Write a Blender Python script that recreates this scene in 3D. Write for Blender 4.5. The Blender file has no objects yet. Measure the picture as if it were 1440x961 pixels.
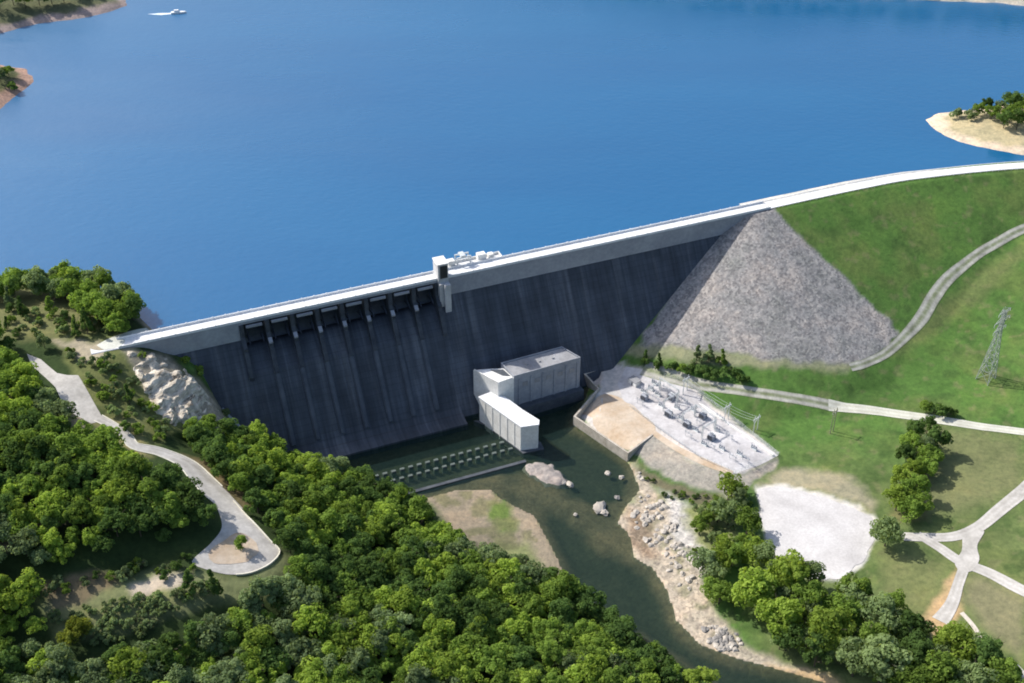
import bpy, bmesh, math, random
import numpy as np
from mathutils import Vector, Matrix, noise
from mathutils.geometry import delaunay_2d_cdt

R = math.radians
rng = random.Random(7)
nrg = np.random.default_rng(11)
sc = bpy.context.scene
COL = sc.collection

# ------------------------------------------------------------------ survey
# The photograph is surveyed once: a pinhole camera 430 m above the tailwater,
# looking 35 degrees down.  P() gives the map position of a sighted point at a
# known height, Q() the sighting of a map position.
FOC, DEP, HC = 1650.0, R(35.0), 430.0
CD, SD = math.cos(DEP), math.sin(DEP)
LAKE = 64.5
CREST = 72.0


def P(px, py, z=0.0):
    u = (px - 720) / FOC
    v = (480.5 - py) / FOC
    d = (u, CD + v * SD, -SD + v * CD)
    t = (z - HC) / d[2]
    return np.array([d[0] * t, d[1] * t, z])


def Q(x, y, z):
    z = z - HC
    f = y * CD - z * SD
    up = y * SD + z * CD
    return 720 + FOC * x / f, 480.5 - FOC * up / f


_a, _b = P(480, 416, CREST), P(897, 327, CREST)
D = (_b - _a) / np.linalg.norm(_b - _a)          # along the dam
N = np.array([D[1], -D[0], 0.0])                 # downstream
O = P(607, 390, CREST)
ROT = math.atan2(D[1], D[0])


def W(s, n, z=0.0):
    p = O + D * s + N * n
    return np.array([p[0], p[1], z])


def SN(x, y):
    dx, dy = x - O[0], y - O[1]
    return dx * D[0] + dy * D[1], dx * N[0] + dy * N[1]


def poly_inside(x, y, poly):
    x = np.asarray(x, float)
    y = np.asarray(y, float)
    ins = np.zeros(x.shape, bool)
    k = len(poly)
    for i in range(k):
        x0, y0 = poly[i][0], poly[i][1]
        x1, y1 = poly[(i + 1) % k][0], poly[(i + 1) % k][1]
        if y0 == y1:
            continue
        c = (y0 > y) != (y1 > y)
        xi = x0 + (y - y0) * (x1 - x0) / (y1 - y0)
        ins ^= c & (x < xi)
    return ins


def poly_dist(x, y, poly, closed=True):
    x = np.asarray(x, float)
    y = np.asarray(y, float)
    best = np.full(x.shape, 1e9)
    k = len(poly)
    for i in range(k if closed else k - 1):
        x0, y0 = poly[i][0], poly[i][1]
        x1, y1 = poly[(i + 1) % k][0], poly[(i + 1) % k][1]
        dx, dy = x1 - x0, y1 - y0
        L = dx * dx + dy * dy + 1e-12
        t = np.clip(((x - x0) * dx + (y - y0) * dy) / L, 0, 1)
        best = np.minimum(best, np.hypot(x - x0 - t * dx, y - y0 - t * dy))
    return best


def sdf(x, y, poly):
    d = poly_dist(x, y, poly)
    return np.where(poly_inside(x, y, poly), -d, d)


def vnoise(x, y, scale, seed=0, octaves=3):
    """value noise, vectorised"""
    out = np.zeros(np.shape(x))
    amp, tot = 1.0, 0.0
    x = np.asarray(x, float) / scale
    y = np.asarray(y, float) / scale
    for o in range(octaves):
        r = np.random.default_rng(seed * 31 + o)
        tab = r.random((256, 256))
        xi, yi = np.floor(x).astype(int), np.floor(y).astype(int)
        fx, fy = x - xi, y - yi
        fx, fy = fx * fx * (3 - 2 * fx), fy * fy * (3 - 2 * fy)
        a, b = tab[xi % 256, yi % 256], tab[(xi + 1) % 256, yi % 256]
        c, d = tab[xi % 256, (yi + 1) % 256], tab[(xi + 1) % 256, (yi + 1) % 256]
        out += amp * ((a * (1 - fx) + b * fx) * (1 - fy) + (c * (1 - fx) + d * fx) * fy)
        tot += amp
        amp *= 0.5
        x, y = x * 2.03 + 17.1, y * 2.03 + 5.7
    return out / tot


# ------------------------------------------------------------------ materials
def new_mat(name):
    m = bpy.data.materials.new(name)
    m.use_nodes = True
    nt = m.node_tree
    nt.nodes.clear()
    out = nt.nodes.new('ShaderNodeOutputMaterial')
    b = nt.nodes.new('ShaderNodeBsdfPrincipled')
    nt.links.new(b.outputs[0], out.inputs[0])
    return m, nt, b, out


def noise_node(nt, scale, detail=4, rough=0.6, vec=None):
    n = nt.nodes.new('ShaderNodeTexNoise')
    n.inputs['Scale'].default_value = scale
    n.inputs['Detail'].default_value = detail
    n.inputs['Roughness'].default_value = rough
    if vec is not None:
        nt.links.new(vec, n.inputs['Vector'])
    return n


def ramp(nt, fac, stops):
    r = nt.nodes.new('ShaderNodeValToRGB')
    e = r.color_ramp.elements
    while len(e) < len(stops):
        e.new(0.5)
    for k, (p, c) in enumerate(stops):
        e[k].position = p
        e[k].color = (*c, 1) if len(c) == 3 else c
    nt.links.new(fac, r.inputs[0])
    return r


def mixc(nt, a, b, fac, mode='MIX'):
    m = nt.nodes.new('ShaderNodeMix')
    m.data_type = 'RGBA'
    m.blend_type = mode
    for sock, v in ((m.inputs[6], a), (m.inputs[7], b), (m.inputs[0], fac)):
        if isinstance(v, (int, float)):
            sock.default_value = v
        elif isinstance(v, tuple):
            sock.default_value = (*v, 1)
        else:
            nt.links.new(v, sock)
    return m.outputs[2]


def bump(nt, bsdf, height, strength, dist):
    b = nt.nodes.new('ShaderNodeBump')
    b.inputs['Strength'].default_value = strength
    b.inputs['Distance'].default_value = dist
    nt.links.new(height, b.inputs['Height'])
    nt.links.new(b.outputs[0], bsdf.inputs['Normal'])


def objcoord(nt, scale=(1, 1, 1), which='Object'):
    t = nt.nodes.new('ShaderNodeTexCoord')
    mp = nt.nodes.new('ShaderNodeMapping')
    mp.inputs['Scale'].default_value = scale
    nt.links.new(t.outputs[which], mp.inputs[0])
    return mp.outputs[0]


def mk(name, c1, c2, scale=0.3, rough=0.85, bmp=0.0, metal=0.0, fine=None):
    m, nt, b, o = new_mat(name)
    v = objcoord(nt)
    n = noise_node(nt, scale, 5, 0.65, v)
    r = ramp(nt, n.outputs[0], [(0.32, c1), (0.68, c2)])
    col = r.outputs[0]
    if fine:
        n2 = noise_node(nt, fine, 3, 0.6, v)
        r2 = ramp(nt, n2.outputs[0], [(0.3, (.88, .88, .88)), (0.7, (1.08, 1.08, 1.08))])
        col = mixc(nt, col, r2.outputs[0], 1.0, 'MULTIPLY')
    nt.links.new(col, b.inputs['Base Color'])
    b.inputs['Roughness'].default_value = rough
    b.inputs['Metallic'].default_value = metal
    if bmp:
        bump(nt, b, n.outputs[0], 0.5, bmp)
    return m


M = {}
M['road_white'] = mk('road_white', (.50, .50, .44), (.66, .66, .58), 0.12, .9, fine=1.2)
M['crest_white'] = mk('crest_white', (.64, .65, .66), (.78, .78, .78), 0.1, .9, fine=1.0)
M['clean_concrete'] = mk('clean_concrete', (.25, .265, .30), (.36, .375, .41), 0.06, .9, fine=.5)  # bluish tint puts the blue cast of shade into the base colour
M['white_concrete'] = mk('white_concrete', (.66, .645, .61), (.84, .83, .80), 0.12, .85, fine=.7)
M['grey_concrete'] = mk('grey_concrete', (.25, .265, .30), (.36, .375, .41), 0.1, .9, fine=.6)
M['baffle'] = mk('baffle', (.075, .10, .09), (.145, .17, .155), 0.4, .8)
M['pylon_steel'] = mk('pylon_steel', (.24, .27, .25), (.36, .39, .37), 0.5, .6)
M['tank_grey'] = mk('tank_grey', (.26, .275, .31), (.42, .44, .48), 0.6, .5)
M['retain'] = mk('retain', (.34, .30, .24), (.56, .51, .44), 0.25, .9, fine=.8)
M['tower'] = mk('tower', (.40, .40, .41), (.56, .56, .56), 0.12, .9, fine=.6)
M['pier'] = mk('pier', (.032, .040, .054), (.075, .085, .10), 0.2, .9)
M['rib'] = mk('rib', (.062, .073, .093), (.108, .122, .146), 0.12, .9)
M['roof_grey'] = mk('roof_grey', (.24, .24, .25), (.36, .36, .37), 0.12, .95, fine=.7)
M['dark_concrete'] = mk('dark_concrete', (.045, .053, .068), (.10, .11, .125), 0.15, .9, fine=.8)
M['asphalt_pale'] = mk('asphalt_pale', (.40, .38, .35), (.60, .575, .54), 0.11, .92, fine=.7)
M['gravel_white'] = mk('gravel_white', (.44, .42, .41), (.60, .58, .57), 0.05, .95, fine=.9)
M['yard_gravel'] = mk('yard_gravel', (.40, .38, .38), (.64, .62, .62), 0.08, .95, fine=.7)
M['track_dirt'] = mk('track_dirt', (.42, .36, .28), (.62, .57, .50), 0.12, .95, fine=1.0)
M['track_grey'] = mk('track_grey', (.28, .27, .24), (.54, .52, .46), 0.15, .95, fine=.8)
M['tan_soil'] = mk('tan_soil', (.44, .32, .21), (.58, .49, .39), 0.07, .95, fine=.6)
M['kerb'] = mk('kerb', (.60, .57, .46), (.74, .71, .60), 0.2, .9)
M['steel'] = mk('steel', (.50, .53, .54), (.68, .70, .70), 0.5, .5, metal=.25)
M['dark_steel'] = mk('dark_steel', (.10, .11, .13), (.20, .21, .24), 0.6, .5, metal=.3)
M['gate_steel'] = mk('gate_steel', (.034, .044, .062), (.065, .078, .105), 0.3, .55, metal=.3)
M['porcelain'] = mk('porcelain', (.55, .55, .58), (.70, .70, .74), 0.6, .25)
M['wood_pole'] = mk('wood_pole', (.20, .19, .14), (.30, .28, .20), 0.6, .9)
M['glass_dark'] = mk('glass_dark', (.02, .025, .03), (.04, .045, .05), 0.6, .15)
M['boat_white'] = mk('boat_white', (.80, .80, .78), (.86, .86, .84), 0.6, .3)
M['wake'] = mk('wake', (.55, .66, .74), (.80, .85, .88), 0.35, .6)
M['boulder'] = mk('boulder', (.28, .25, .21), (.58, .53, .47), 0.45, .95, bmp=.3)
M['dark_boulder'] = mk('dark_boulder', (.14, .13, .12), (.34, .32, .30), 0.6, .95, bmp=.3)
M['trunk'] = mk('trunk', (.06, .045, .032), (.13, .10, .075), 1.0, .95)


def add_wear(m, strength):
    nt = m.node_tree
    b = next(n for n in nt.nodes if n.type == 'BSDF_PRINCIPLED')
    src = b.inputs['Base Color'].links[0].from_socket
    at = nt.nodes.new('ShaderNodeAttribute')
    at.attribute_name = 'track'
    n = noise_node(nt, .25, 4, .7, objcoord(nt))
    ml = nt.nodes.new('ShaderNodeMath')
    ml.operation = 'MULTIPLY'
    nt.links.new(at.outputs['Fac'], ml.inputs[0])
    nt.links.new(n.outputs[0], ml.inputs[1])
    r = ramp(nt, ml.outputs[0], [(0.0, (1, 1, 1)), (.55, strength)])
    c = mixc(nt, src, r.outputs[0], 1.0, 'MULTIPLY')
    nt.links.new(c, b.inputs['Base Color'])


add_wear(M['asphalt_pale'], (.74, .72, .69))
add_wear(M['road_white'], (.72, .69, .62))
add_wear(M['track_grey'], (.42, .50, .30))


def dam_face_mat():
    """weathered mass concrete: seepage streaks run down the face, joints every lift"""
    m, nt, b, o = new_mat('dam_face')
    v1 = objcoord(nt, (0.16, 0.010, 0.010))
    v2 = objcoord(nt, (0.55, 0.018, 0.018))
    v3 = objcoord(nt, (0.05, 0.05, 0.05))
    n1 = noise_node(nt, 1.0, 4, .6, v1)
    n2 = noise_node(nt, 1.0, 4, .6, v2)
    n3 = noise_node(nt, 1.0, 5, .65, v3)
    base = ramp(nt, n1.outputs[0], [(.34, (.046, .057, .076)), (.52, (.060, .072, .094)), (.70, (.112, .124, .148))])  # stained concrete, with the blue of the shadow mixed into its colour
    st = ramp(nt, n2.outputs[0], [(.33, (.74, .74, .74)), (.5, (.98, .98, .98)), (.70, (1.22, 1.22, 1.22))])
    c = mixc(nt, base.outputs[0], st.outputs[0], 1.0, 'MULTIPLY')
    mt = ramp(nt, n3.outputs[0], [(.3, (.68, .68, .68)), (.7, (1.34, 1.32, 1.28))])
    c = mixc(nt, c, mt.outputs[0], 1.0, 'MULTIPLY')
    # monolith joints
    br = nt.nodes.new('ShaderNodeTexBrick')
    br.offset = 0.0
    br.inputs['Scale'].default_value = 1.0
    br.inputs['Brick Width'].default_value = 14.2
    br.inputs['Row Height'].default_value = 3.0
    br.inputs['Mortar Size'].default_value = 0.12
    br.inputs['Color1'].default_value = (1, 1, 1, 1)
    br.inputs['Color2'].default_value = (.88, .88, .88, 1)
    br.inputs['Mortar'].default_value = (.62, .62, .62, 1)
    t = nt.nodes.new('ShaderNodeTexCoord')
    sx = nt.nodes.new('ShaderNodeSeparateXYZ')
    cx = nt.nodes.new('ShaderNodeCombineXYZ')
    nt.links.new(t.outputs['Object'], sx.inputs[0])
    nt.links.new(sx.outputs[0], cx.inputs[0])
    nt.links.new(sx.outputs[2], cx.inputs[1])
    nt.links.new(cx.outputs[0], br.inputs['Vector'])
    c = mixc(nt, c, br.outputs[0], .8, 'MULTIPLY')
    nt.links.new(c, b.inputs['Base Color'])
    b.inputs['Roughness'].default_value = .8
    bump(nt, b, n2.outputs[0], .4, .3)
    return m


M['dam_face'] = dam_face_mat()


def ground_mat():
    m, nt, b, o = new_mat('ground')
    at = nt.nodes.new('ShaderNodeAttribute')
    at.attribute_name = 'col'
    ar = nt.nodes.new('ShaderNodeAttribute')
    ar.attribute_name = 'rock'
    v = objcoord(nt)
    n1 = noise_node(nt, .045, 6, .62, v)
    n2 = noise_node(nt, .35, 5, .7, v)
    r1 = ramp(nt, n1.outputs[0], [(.3, (.72, .76, .74)), (.5, (1, 1, 1)), (.7, (1.28, 1.18, 1.1))])
    r2 = ramp(nt, n2.outputs[0], [(.28, (.68, .70, .70)), (.5, (1, 1, 1)), (.74, (1.32, 1.28, 1.2))])
    c = mixc(nt, at.outputs['Color'], r1.outputs[0], .9, 'MULTIPLY')
    c = mixc(nt, c, r2.outputs[0], .9, 'MULTIPLY')
    vo = nt.nodes.new('ShaderNodeTexVoronoi')
    vo.inputs['Scale'].default_value = .80
    vo.inputs['Randomness'].default_value = 1
    nt.links.new(v, vo.inputs['Vector'])
    vo2 = nt.nodes.new('ShaderNodeTexVoronoi')
    vo2.inputs['Scale'].default_value = .33
    nt.links.new(v, vo2.inputs['Vector'])
    bw = nt.nodes.new('ShaderNodeRGBToBW')
    nt.links.new(mixc(nt, vo.outputs['Color'], vo2.outputs['Color'], .28), bw.inputs[0])
    rv = ramp(nt, bw.outputs[0], [(.22, (.58, .58, .60)), (.5, (.98, .98, .98)), (.78, (1.32, 1.31, 1.29))])
    c2 = mixc(nt, c, rv.outputs[0], 1.0, 'MULTIPLY')
    ro = nt.nodes.new('ShaderNodeMath')
    ro.operation = 'MULTIPLY'
    nt.links.new(ar.outputs['Fac'], ro.inputs[0])
    ro.inputs[1].default_value = .85
    c = mixc(nt, c, c2, ro.outputs[0])
    nt.links.new(c, b.inputs['Base Color'])
    b.inputs['Roughness'].default_value = .95
    b.inputs['Specular IOR Level'].default_value = .15
    hm = nt.nodes.new('ShaderNodeMath')
    hm.operation = 'MULTIPLY'
    nt.links.new(bw.outputs[0], hm.inputs[0])
    nt.links.new(ar.outputs['Fac'], hm.inputs[1])
    ha = nt.nodes.new('ShaderNodeMath')
    ha.operation = 'ADD'
    nt.links.new(hm.outputs[0], ha.inputs[0])
    h2 = nt.nodes.new('ShaderNodeMath')
    h2.operation = 'MULTIPLY'
    nt.links.new(n2.outputs[0], h2.inputs[0])
    h2.inputs[1].default_value = .8
    nt.links.new(h2.outputs[0], ha.inputs[1])
    bump(nt, b, ha.outputs[0], .55, .9)
    return m


M['ground'] = ground_mat()


def rock_mat():
    m, nt, b, o = new_mat('outcrop')
    v = objcoord(nt, (.12, .12, .9))
    v2 = objcoord(nt)
    n1 = noise_node(nt, 1.0, 6, .7, v)
    n2 = noise_node(nt, .25, 6, .7, v2)
    r1 = ramp(nt, n1.outputs[0], [(.35, (.12, .095, .07)), (.43, (.52, .45, .36)), (.60, (.80, .73, .62))])
    r2 = ramp(nt, n2.outputs[0], [(.35, (.6, .6, .58)), (.65, (1.15, 1.13, 1.1))])
    c = mixc(nt, r1.outputs[0], r2.outputs[0], 1.0, 'MULTIPLY')
    nt.links.new(c, b.inputs['Base Color'])
    b.inputs['Roughness'].default_value = .95
    bump(nt, b, n1.outputs[0], .8, 1.0)
    return m


M['outcrop'] = rock_mat()


def leaf_mat(name, dark, light):
    m, nt, b, o = new_mat(name)
    nt.nodes.remove(b)
    at = nt.nodes.new('ShaderNodeAttribute')
    at.attribute_name = 'tone'
    oi = nt.nodes.new('ShaderNodeObjectInfo')
    r = ramp(nt, at.outputs['Fac'], [(0.0, dark), (1.0, light)])
    hs = nt.nodes.new('ShaderNodeHueSaturation')
    mr = nt.nodes.new('ShaderNodeMapRange')
    mr.inputs[3].default_value = 1.0
    mr.inputs[4].default_value = 1.55
    nt.links.new(oi.outputs['Random'], mr.inputs[0])
    nt.links.new(mr.outputs[0], hs.inputs['Value'])
    nt.links.new(r.outputs[0], hs.inputs['Color'])
    df = nt.nodes.new('ShaderNodeBsdfDiffuse')
    tr = nt.nodes.new('ShaderNodeBsdfTranslucent')
    mx = nt.nodes.new('ShaderNodeMixShader')
    mx.inputs[0].default_value = .48
    nt.links.new(hs.outputs[0], df.inputs[0])
    nt.links.new(mixc(nt, hs.outputs[0], (1.55, 1.45, .9), 1.0, 'MULTIPLY'), tr.inputs[0])
    nt.links.new(df.outputs[0], mx.inputs[1])
    nt.links.new(tr.outputs[0], mx.inputs[2])
    nt.links.new(mx.outputs[0], o.inputs[0])
    return m


LEAF = {
    'mid': leaf_mat('leaf_mid', (.066, .112, .022), (.205, .295, .060)),
    'fresh': leaf_mat('leaf_fresh', (.100, .160, .024), (.290, .380, .072)),
    'dark': leaf_mat('leaf_dark', (.038, .070, .022), (.115, .185, .050)),
    'grey': leaf_mat('leaf_grey', (.075, .110, .050), (.215, .280, .130)),
    'pale': leaf_mat('leaf_pale', (.100, .142, .060), (.235, .305, .130)),
    'yellow': leaf_mat('leaf_yellow', (.085, .110, .014), (.230, .260, .050)),
}
TONE_WORD = {'mid': 'mid green', 'fresh': 'bright green', 'dark': 'dark green', 'grey': 'greyish green',
             'yellow': 'yellowish green', 'pale': 'pale green'}


LB = (.010, .098, .232)
LK0, LK1, LR0, LR1 = 1.55, 2.6, .05, .52


def lake_mat():
    m, nt, b, o = new_mat('lake_water')
    v = objcoord(nt)
    n0 = noise_node(nt, .006, 3, .5, objcoord(nt, (.5, 1.6, 1)))
    r0 = ramp(nt, n0.outputs[0], [(.35, (LB[0], LB[1], LB[2])), (.65, (LB[0] * 1.15, LB[1] * 1.12, LB[2] * 1.07))])
    nt.links.new(r0.outputs[0], b.inputs['Base Color'])
    # the open water far out on the left is ruffled by wind, the lee behind the dam is calmer
    tc = nt.nodes.new('ShaderNodeTexCoord')
    dp = nt.nodes.new('ShaderNodeVectorMath')
    dp.operation = 'DOT_PRODUCT'
    nt.links.new(tc.outputs['Object'], dp.inputs[0])
    dp.inputs[1].default_value = (-.00075, .0016, 0)
    wn = noise_node(nt, .0045, 4, .6, objcoord(nt, (.6, 1.8, 1)))
    sm = nt.nodes.new('ShaderNodeMath')
    sm.operation = 'ADD'
    nt.links.new(dp.outputs['Value'], sm.inputs[0])
    wa = nt.nodes.new('ShaderNodeMath')
    wa.operation = 'MULTIPLY_ADD'
    wa.inputs[1].default_value = 1.7
    wa.inputs[2].default_value = -.35
    nt.links.new(wn.outputs[0], wa.inputs[0])
    nt.links.new(wa.outputs[0], sm.inputs[1])
    mr = nt.nodes.new('ShaderNodeMapRange')
    mr.inputs[1].default_value = LK0
    mr.inputs[2].default_value = LK1
    mr.inputs[3].default_value = LR0
    mr.inputs[4].default_value = LR1
    nt.links.new(sm.outputs[0], mr.inputs[0])
    nt.links.new(mr.outputs[0], b.inputs['Roughness'])
    b.inputs['IOR'].default_value = 1.8
    n1 = noise_node(nt, .16, 4, .6, objcoord(nt, (1, 1.7, 1)))
    n2 = noise_node(nt, .03, 3, .6, v)
    ad = nt.nodes.new('ShaderNodeMath')
    ad.operation = 'ADD'
    nt.links.new(n1.outputs[0], ad.inputs[0])
    nt.links.new(n2.outputs[0], ad.inputs[1])
    bump(nt, b, ad.outputs[0], .36, .6)
    return m


def river_mat():
    m, nt, b, o = new_mat('river_water')
    b.inputs['Base Color'].default_value = (.016, .034, .032, 1)
    b.inputs['Roughness'].default_value = .12
    b.inputs['IOR'].default_value = 1.33
    n1 = noise_node(nt, .5, 4, .6, objcoord(nt))
    bump(nt, b, n1.outputs[0], .25, .25)
    tr = nt.nodes.new('ShaderNodeBsdfTransparent')
    tr.inputs[0].default_value = (.75, .85, .75, 1)
    mx = nt.nodes.new('ShaderNodeMixShader')
    mx.inputs[0].default_value = .42
    nt.links.new(tr.outputs[0], mx.inputs[1])
    nt.links.new(b.outputs[0], mx.inputs[2])
    nt.links.new(mx.outputs[0], o.inputs[0])
    return m


M['lake'] = lake_mat()
M['river'] = river_mat()


# ------------------------------------------------------------------ objects
def tag(o, label=None, cat=None, group=None, kind=None):
    if label:
        o['label'] = label
    if cat:
        o['category'] = cat
    if group:
        o['group'] = group
    if kind:
        o['kind'] = kind
    return o


def empty(name, loc=(0, 0, 0), rz=0.0):
    o = bpy.data.objects.new(name, None)
    o.location = loc
    o.rotation_euler = (0, 0, rz)
    o.empty_display_size = .5
    COL.objects.link(o)
    return o


def mesh_data(name, verts, faces, mats, smooth=False, fmat=None):
    me = bpy.data.meshes.new(name)
    me.from_pydata([tuple(map(float, v)) for v in verts], [], faces)
    for m in (mats if isinstance(mats, (list, tuple)) else [mats]):
        me.materials.append(m)
    if fmat is not None:
        me.polygons.foreach_set('material_index', np.asarray(fmat, np.int32))
    if smooth:
        me.polygons.foreach_set('use_smooth', np.ones(len(me.polygons), bool))
    me.update()
    return me


def obj(name, verts, faces, mats, parent=None, smooth=False, fmat=None):
    o = bpy.data.objects.new(name, mesh_data(name, verts, faces, mats, smooth, fmat))
    COL.objects.link(o)
    if parent is not None:
        o.parent = parent
    return o


class MB:
    def __init__(self):
        self.v, self.f, self.m = [], [], []

    def add(self, vs, fs, mi=0):
        k = len(self.v)
        self.v += [tuple(v) for v in vs]
        for f in fs:
            self.f.append(tuple(i + k for i in f))
            self.m.append(mi)

    def box(self, x0, x1, y0, y1, z0, z1, mi=0):
        self.add([(x0, y0, z0), (x1, y0, z0), (x1, y1, z0), (x0, y1, z0),
                  (x0, y0, z1), (x1, y0, z1), (x1, y1, z1), (x0, y1, z1)],
                 [(0, 3, 2, 1), (4, 5, 6, 7), (0, 1, 5, 4), (1, 2, 6, 5), (2, 3, 7, 6), (3, 0, 4, 7)], mi)

    def prism(self, poly, z0, z1, mi=0, top=None):
        """vertical prism over a plan polygon; z0/z1 number or list"""
        k = len(poly)
        a = sum(poly[i][0] * poly[(i + 1) % k][1] - poly[(i + 1) % k][0] * poly[i][1] for i in range(k))
        if a < 0:
            poly = poly[::-1]
        tp = poly if top is None else (top[::-1] if a < 0 else top)
        vs = [(p[0], p[1], z0) for p in poly] + [(p[0], p[1], z1) for p in tp]
        fs = [tuple(range(k - 1, -1, -1)), tuple(range(k, 2 * k))]
        fs += [(i, (i + 1) % k, k + (i + 1) % k, k + i) for i in range(k)]
        self.add(vs, fs, mi)

    def extr(self, prof, s0, s1, fm=None, mi=0):
        """profile of (n, z) extruded along s, in dam coordinates (s, -n, z)"""
        k = len(prof)
        vs = [(s0, -p[0], p[1]) for p in prof] + [(s1, -p[0], p[1]) for p in prof]
        a = sum(prof[i][0] * prof[(i + 1) % k][1] - prof[(i + 1) % k][0] * prof[i][1] for i in range(k))
        fs, ms = [], []
        for i in range(k):
            j = (i + 1) % k
            fs.append((i, j, k + j, k + i) if a > 0 else (j, i, k + i, k + j))
            ms.append(fm[i] if fm else mi)
        c0, c1 = tuple(range(k - 1, -1, -1)), tuple(range(k, 2 * k))
        if a < 0:
            c0, c1 = c0[::-1], c1[::-1]
        fs += [c0, c1]
        ms += [mi, mi]
        b = len(self.v)
        self.v += vs
        self.f += [tuple(i + b for i in f) for f in fs]
        self.m += ms

    def tube(self, p, q, r0, r1=None, n=6, mi=0):
        r1 = r0 if r1 is None else r1
        p, q = Vector(p), Vector(q)
        d = (q - p).normalized()
        u = d.orthogonal().normalized()
        w = d.cross(u)
        vs = []
        for c, r in ((p, r0), (q, r1)):
            for k in range(n):
                a = 2 * math.pi * k / n
                vs.append(tuple(c + (u * math.cos(a) + w * math.sin(a)) * r))
        fs = [(k, (k + 1) % n, n + (k + 1) % n, n + k) for k in range(n)]
        fs += [tuple(range(n - 1, -1, -1)), tuple(range(n, 2 * n))]
        self.add(vs, fs, mi)

    def build(self, name, mats, parent=None, smooth=False):
        return obj(name, self.v, self.f, mats, parent, smooth, self.m)


# ------------------------------------------------------------------ terrain
FACE = lambda z: 4.5 + np.maximum(0, 60.5 - z) * .636     # n of the dam's face at height z
CREST_LINE = [W(-190, 0), W(300, 0), W(343, 3), W(418, 18), W(520, 52), W(640, 108)]

ctrl = []          # (x, y, z)


def cp(px, py, z):
    p = P(px, py, z)
    ctrl.append((p[0], p[1], z))


def cs(s, n, z):
    p = W(s, n)
    ctrl.append((p[0], p[1], z))


# left abutment: contact with the dam face, from the crest to the toe
for s, n, z in [(-163, 4.5, 70), (-151, 5, 60.5), (-141, 7, 56), (-135, 13, 47), (-126, 27, 25), (-104, 36, 9),
                (-84, 44, 0), (-70, 52, -3), (-178, 6, 71.5), (-190, 0, 72), (-190, 22, 70), (-165, 20, 63), (-150, 32, 50),
                (-135, 50, 30), (-110, 62, 14)]:
    cs(s, n, z)
# left hill, overlook road, clearing
for p in [(60, 515, 70), (110, 565, 66), (130, 600, 64), (180, 605, 61), (210, 635, 58), (260, 655, 54), (300, 695, 51),
          (345, 740, 49), (330, 785, 48), (385, 790, 46), (100, 650, 68), (0, 560, 73), (0, 700, 70), (150, 720, 64),
          (250, 740, 56), (200, 790, 52), (80, 800, 58), (0, 800, 62), (150, 830, 53), (250, 830, 50), (60, 880, 50),
          (0, 961, 44), (200, 961, 36), (300, 900, 38), (420, 900, 30), (520, 800, 20), (600, 880, 20), (460, 730, 22),
          (400, 680, 24), (360, 650, 30), (330, 620, 32), (420, 640, 8), (500, 690, 6), (600, 730, 4), (700, 790, 3),
          (820, 860, 2.5), (930, 930, 2), (700, 961, 15), (850, 961, 7), (450, 961, 26), (250, 600, 50), (-120, 700, 84),
          (-120, 900, 58), (-160, 560, 80), (300, 1060, 28), (700, 1080, 10), (900, 1060, 3)]:
    cp(*p)
# lakeside wood on the left
for p in [(0, 470, 73), (60, 440, 72), (120, 455, 72), (160, 470, 72), (60, 405, 68), (130, 415, 67), (185, 445, 67),
          (0, 420, 69), (0, 385, 62), (90, 378, 61), (175, 402, 60), (212, 440, 59), (235, 458, 57), (0, 340, 52), (150, 350, 50),
          (250, 400, 48), (-150, 400, 68), (-150, 470, 78)]:
    cp(*p)
# lake bed behind the dam
for s in range(-120, 320, 55):
    cs(s, -14, 46)
    cs(s, -70, 38)
    cs(s, 18, 6 if s > 0 else -8)
# right bank
for s, n, z in [(60, 42, 5), (84, 34, 9), (112, 36, 13), (126, 42, 16), (40, 60, -3), (30, 110, -3), (-40, 80, -4), (0, 80, -4)]:
    cs(s, n, z)
for p in [(835, 530, 6), (870, 518, 6), (930, 530, 6.3), (1000, 580, 6.3), (1090, 645, 6.3), (1030, 665, 6), (916, 612, 6),
          (830, 590, 5.5), (883, 630, 5), (960, 645, 5.8), (905, 655, 1.5), (960, 690, 1.3), (1025, 702, 1.3), (1085, 668, 2.2),
          (960, 540, 7.2), (1100, 560, 8.5), (1180, 575, 9), (1300, 585, 10), (1440, 605, 12), (1060, 520, 10), (930, 500, 13.5),
          (1000, 502, 18), (1100, 516, 18), (1100, 540, 13), (1195, 518, 17), (1265, 474, 23), (1300, 440, 28), (1330, 405, 33), (1385, 355, 43),
          (1440, 328, 50), (1560, 270, 60), (1250, 540, 12), (1387, 533, 16), (1440, 460, 27), (1340, 470, 22), (1560, 460, 38),
          (1560, 620, 16), (1130, 620, 6), (1200, 660, 8), (1300, 680, 9), (1400, 660, 11), (1140, 720, 6.5), (1200, 770, 6.5),
          (1080, 700, 6), (1070, 760, 5), (1000, 740, 3), (960, 700, 1.6), (940, 760, 1.5), (980, 850, 1.5), (1030, 860, 3),
          (1060, 900, 1.5), (1120, 920, 2.5), (1200, 900, 5), (1300, 760, 9), (1370, 790, 10), (1440, 850, 12), (1440, 730, 12),
          (1300, 900, 7), (1430, 940, 9), (1250, 961, 4), (1400, 1040, 6), (1600, 800, 16), (1600, 1000, 14), (1140, 960, 1.2)]:
    cp(*p)
# river bed
for p in [(700, 670, -2), (800, 640, -2.5), (830, 740, -2.5), (900, 860, -2.5), (1000, 935, -2.5), (1060, 965, -2.5)]:
    cp(*p)

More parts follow.
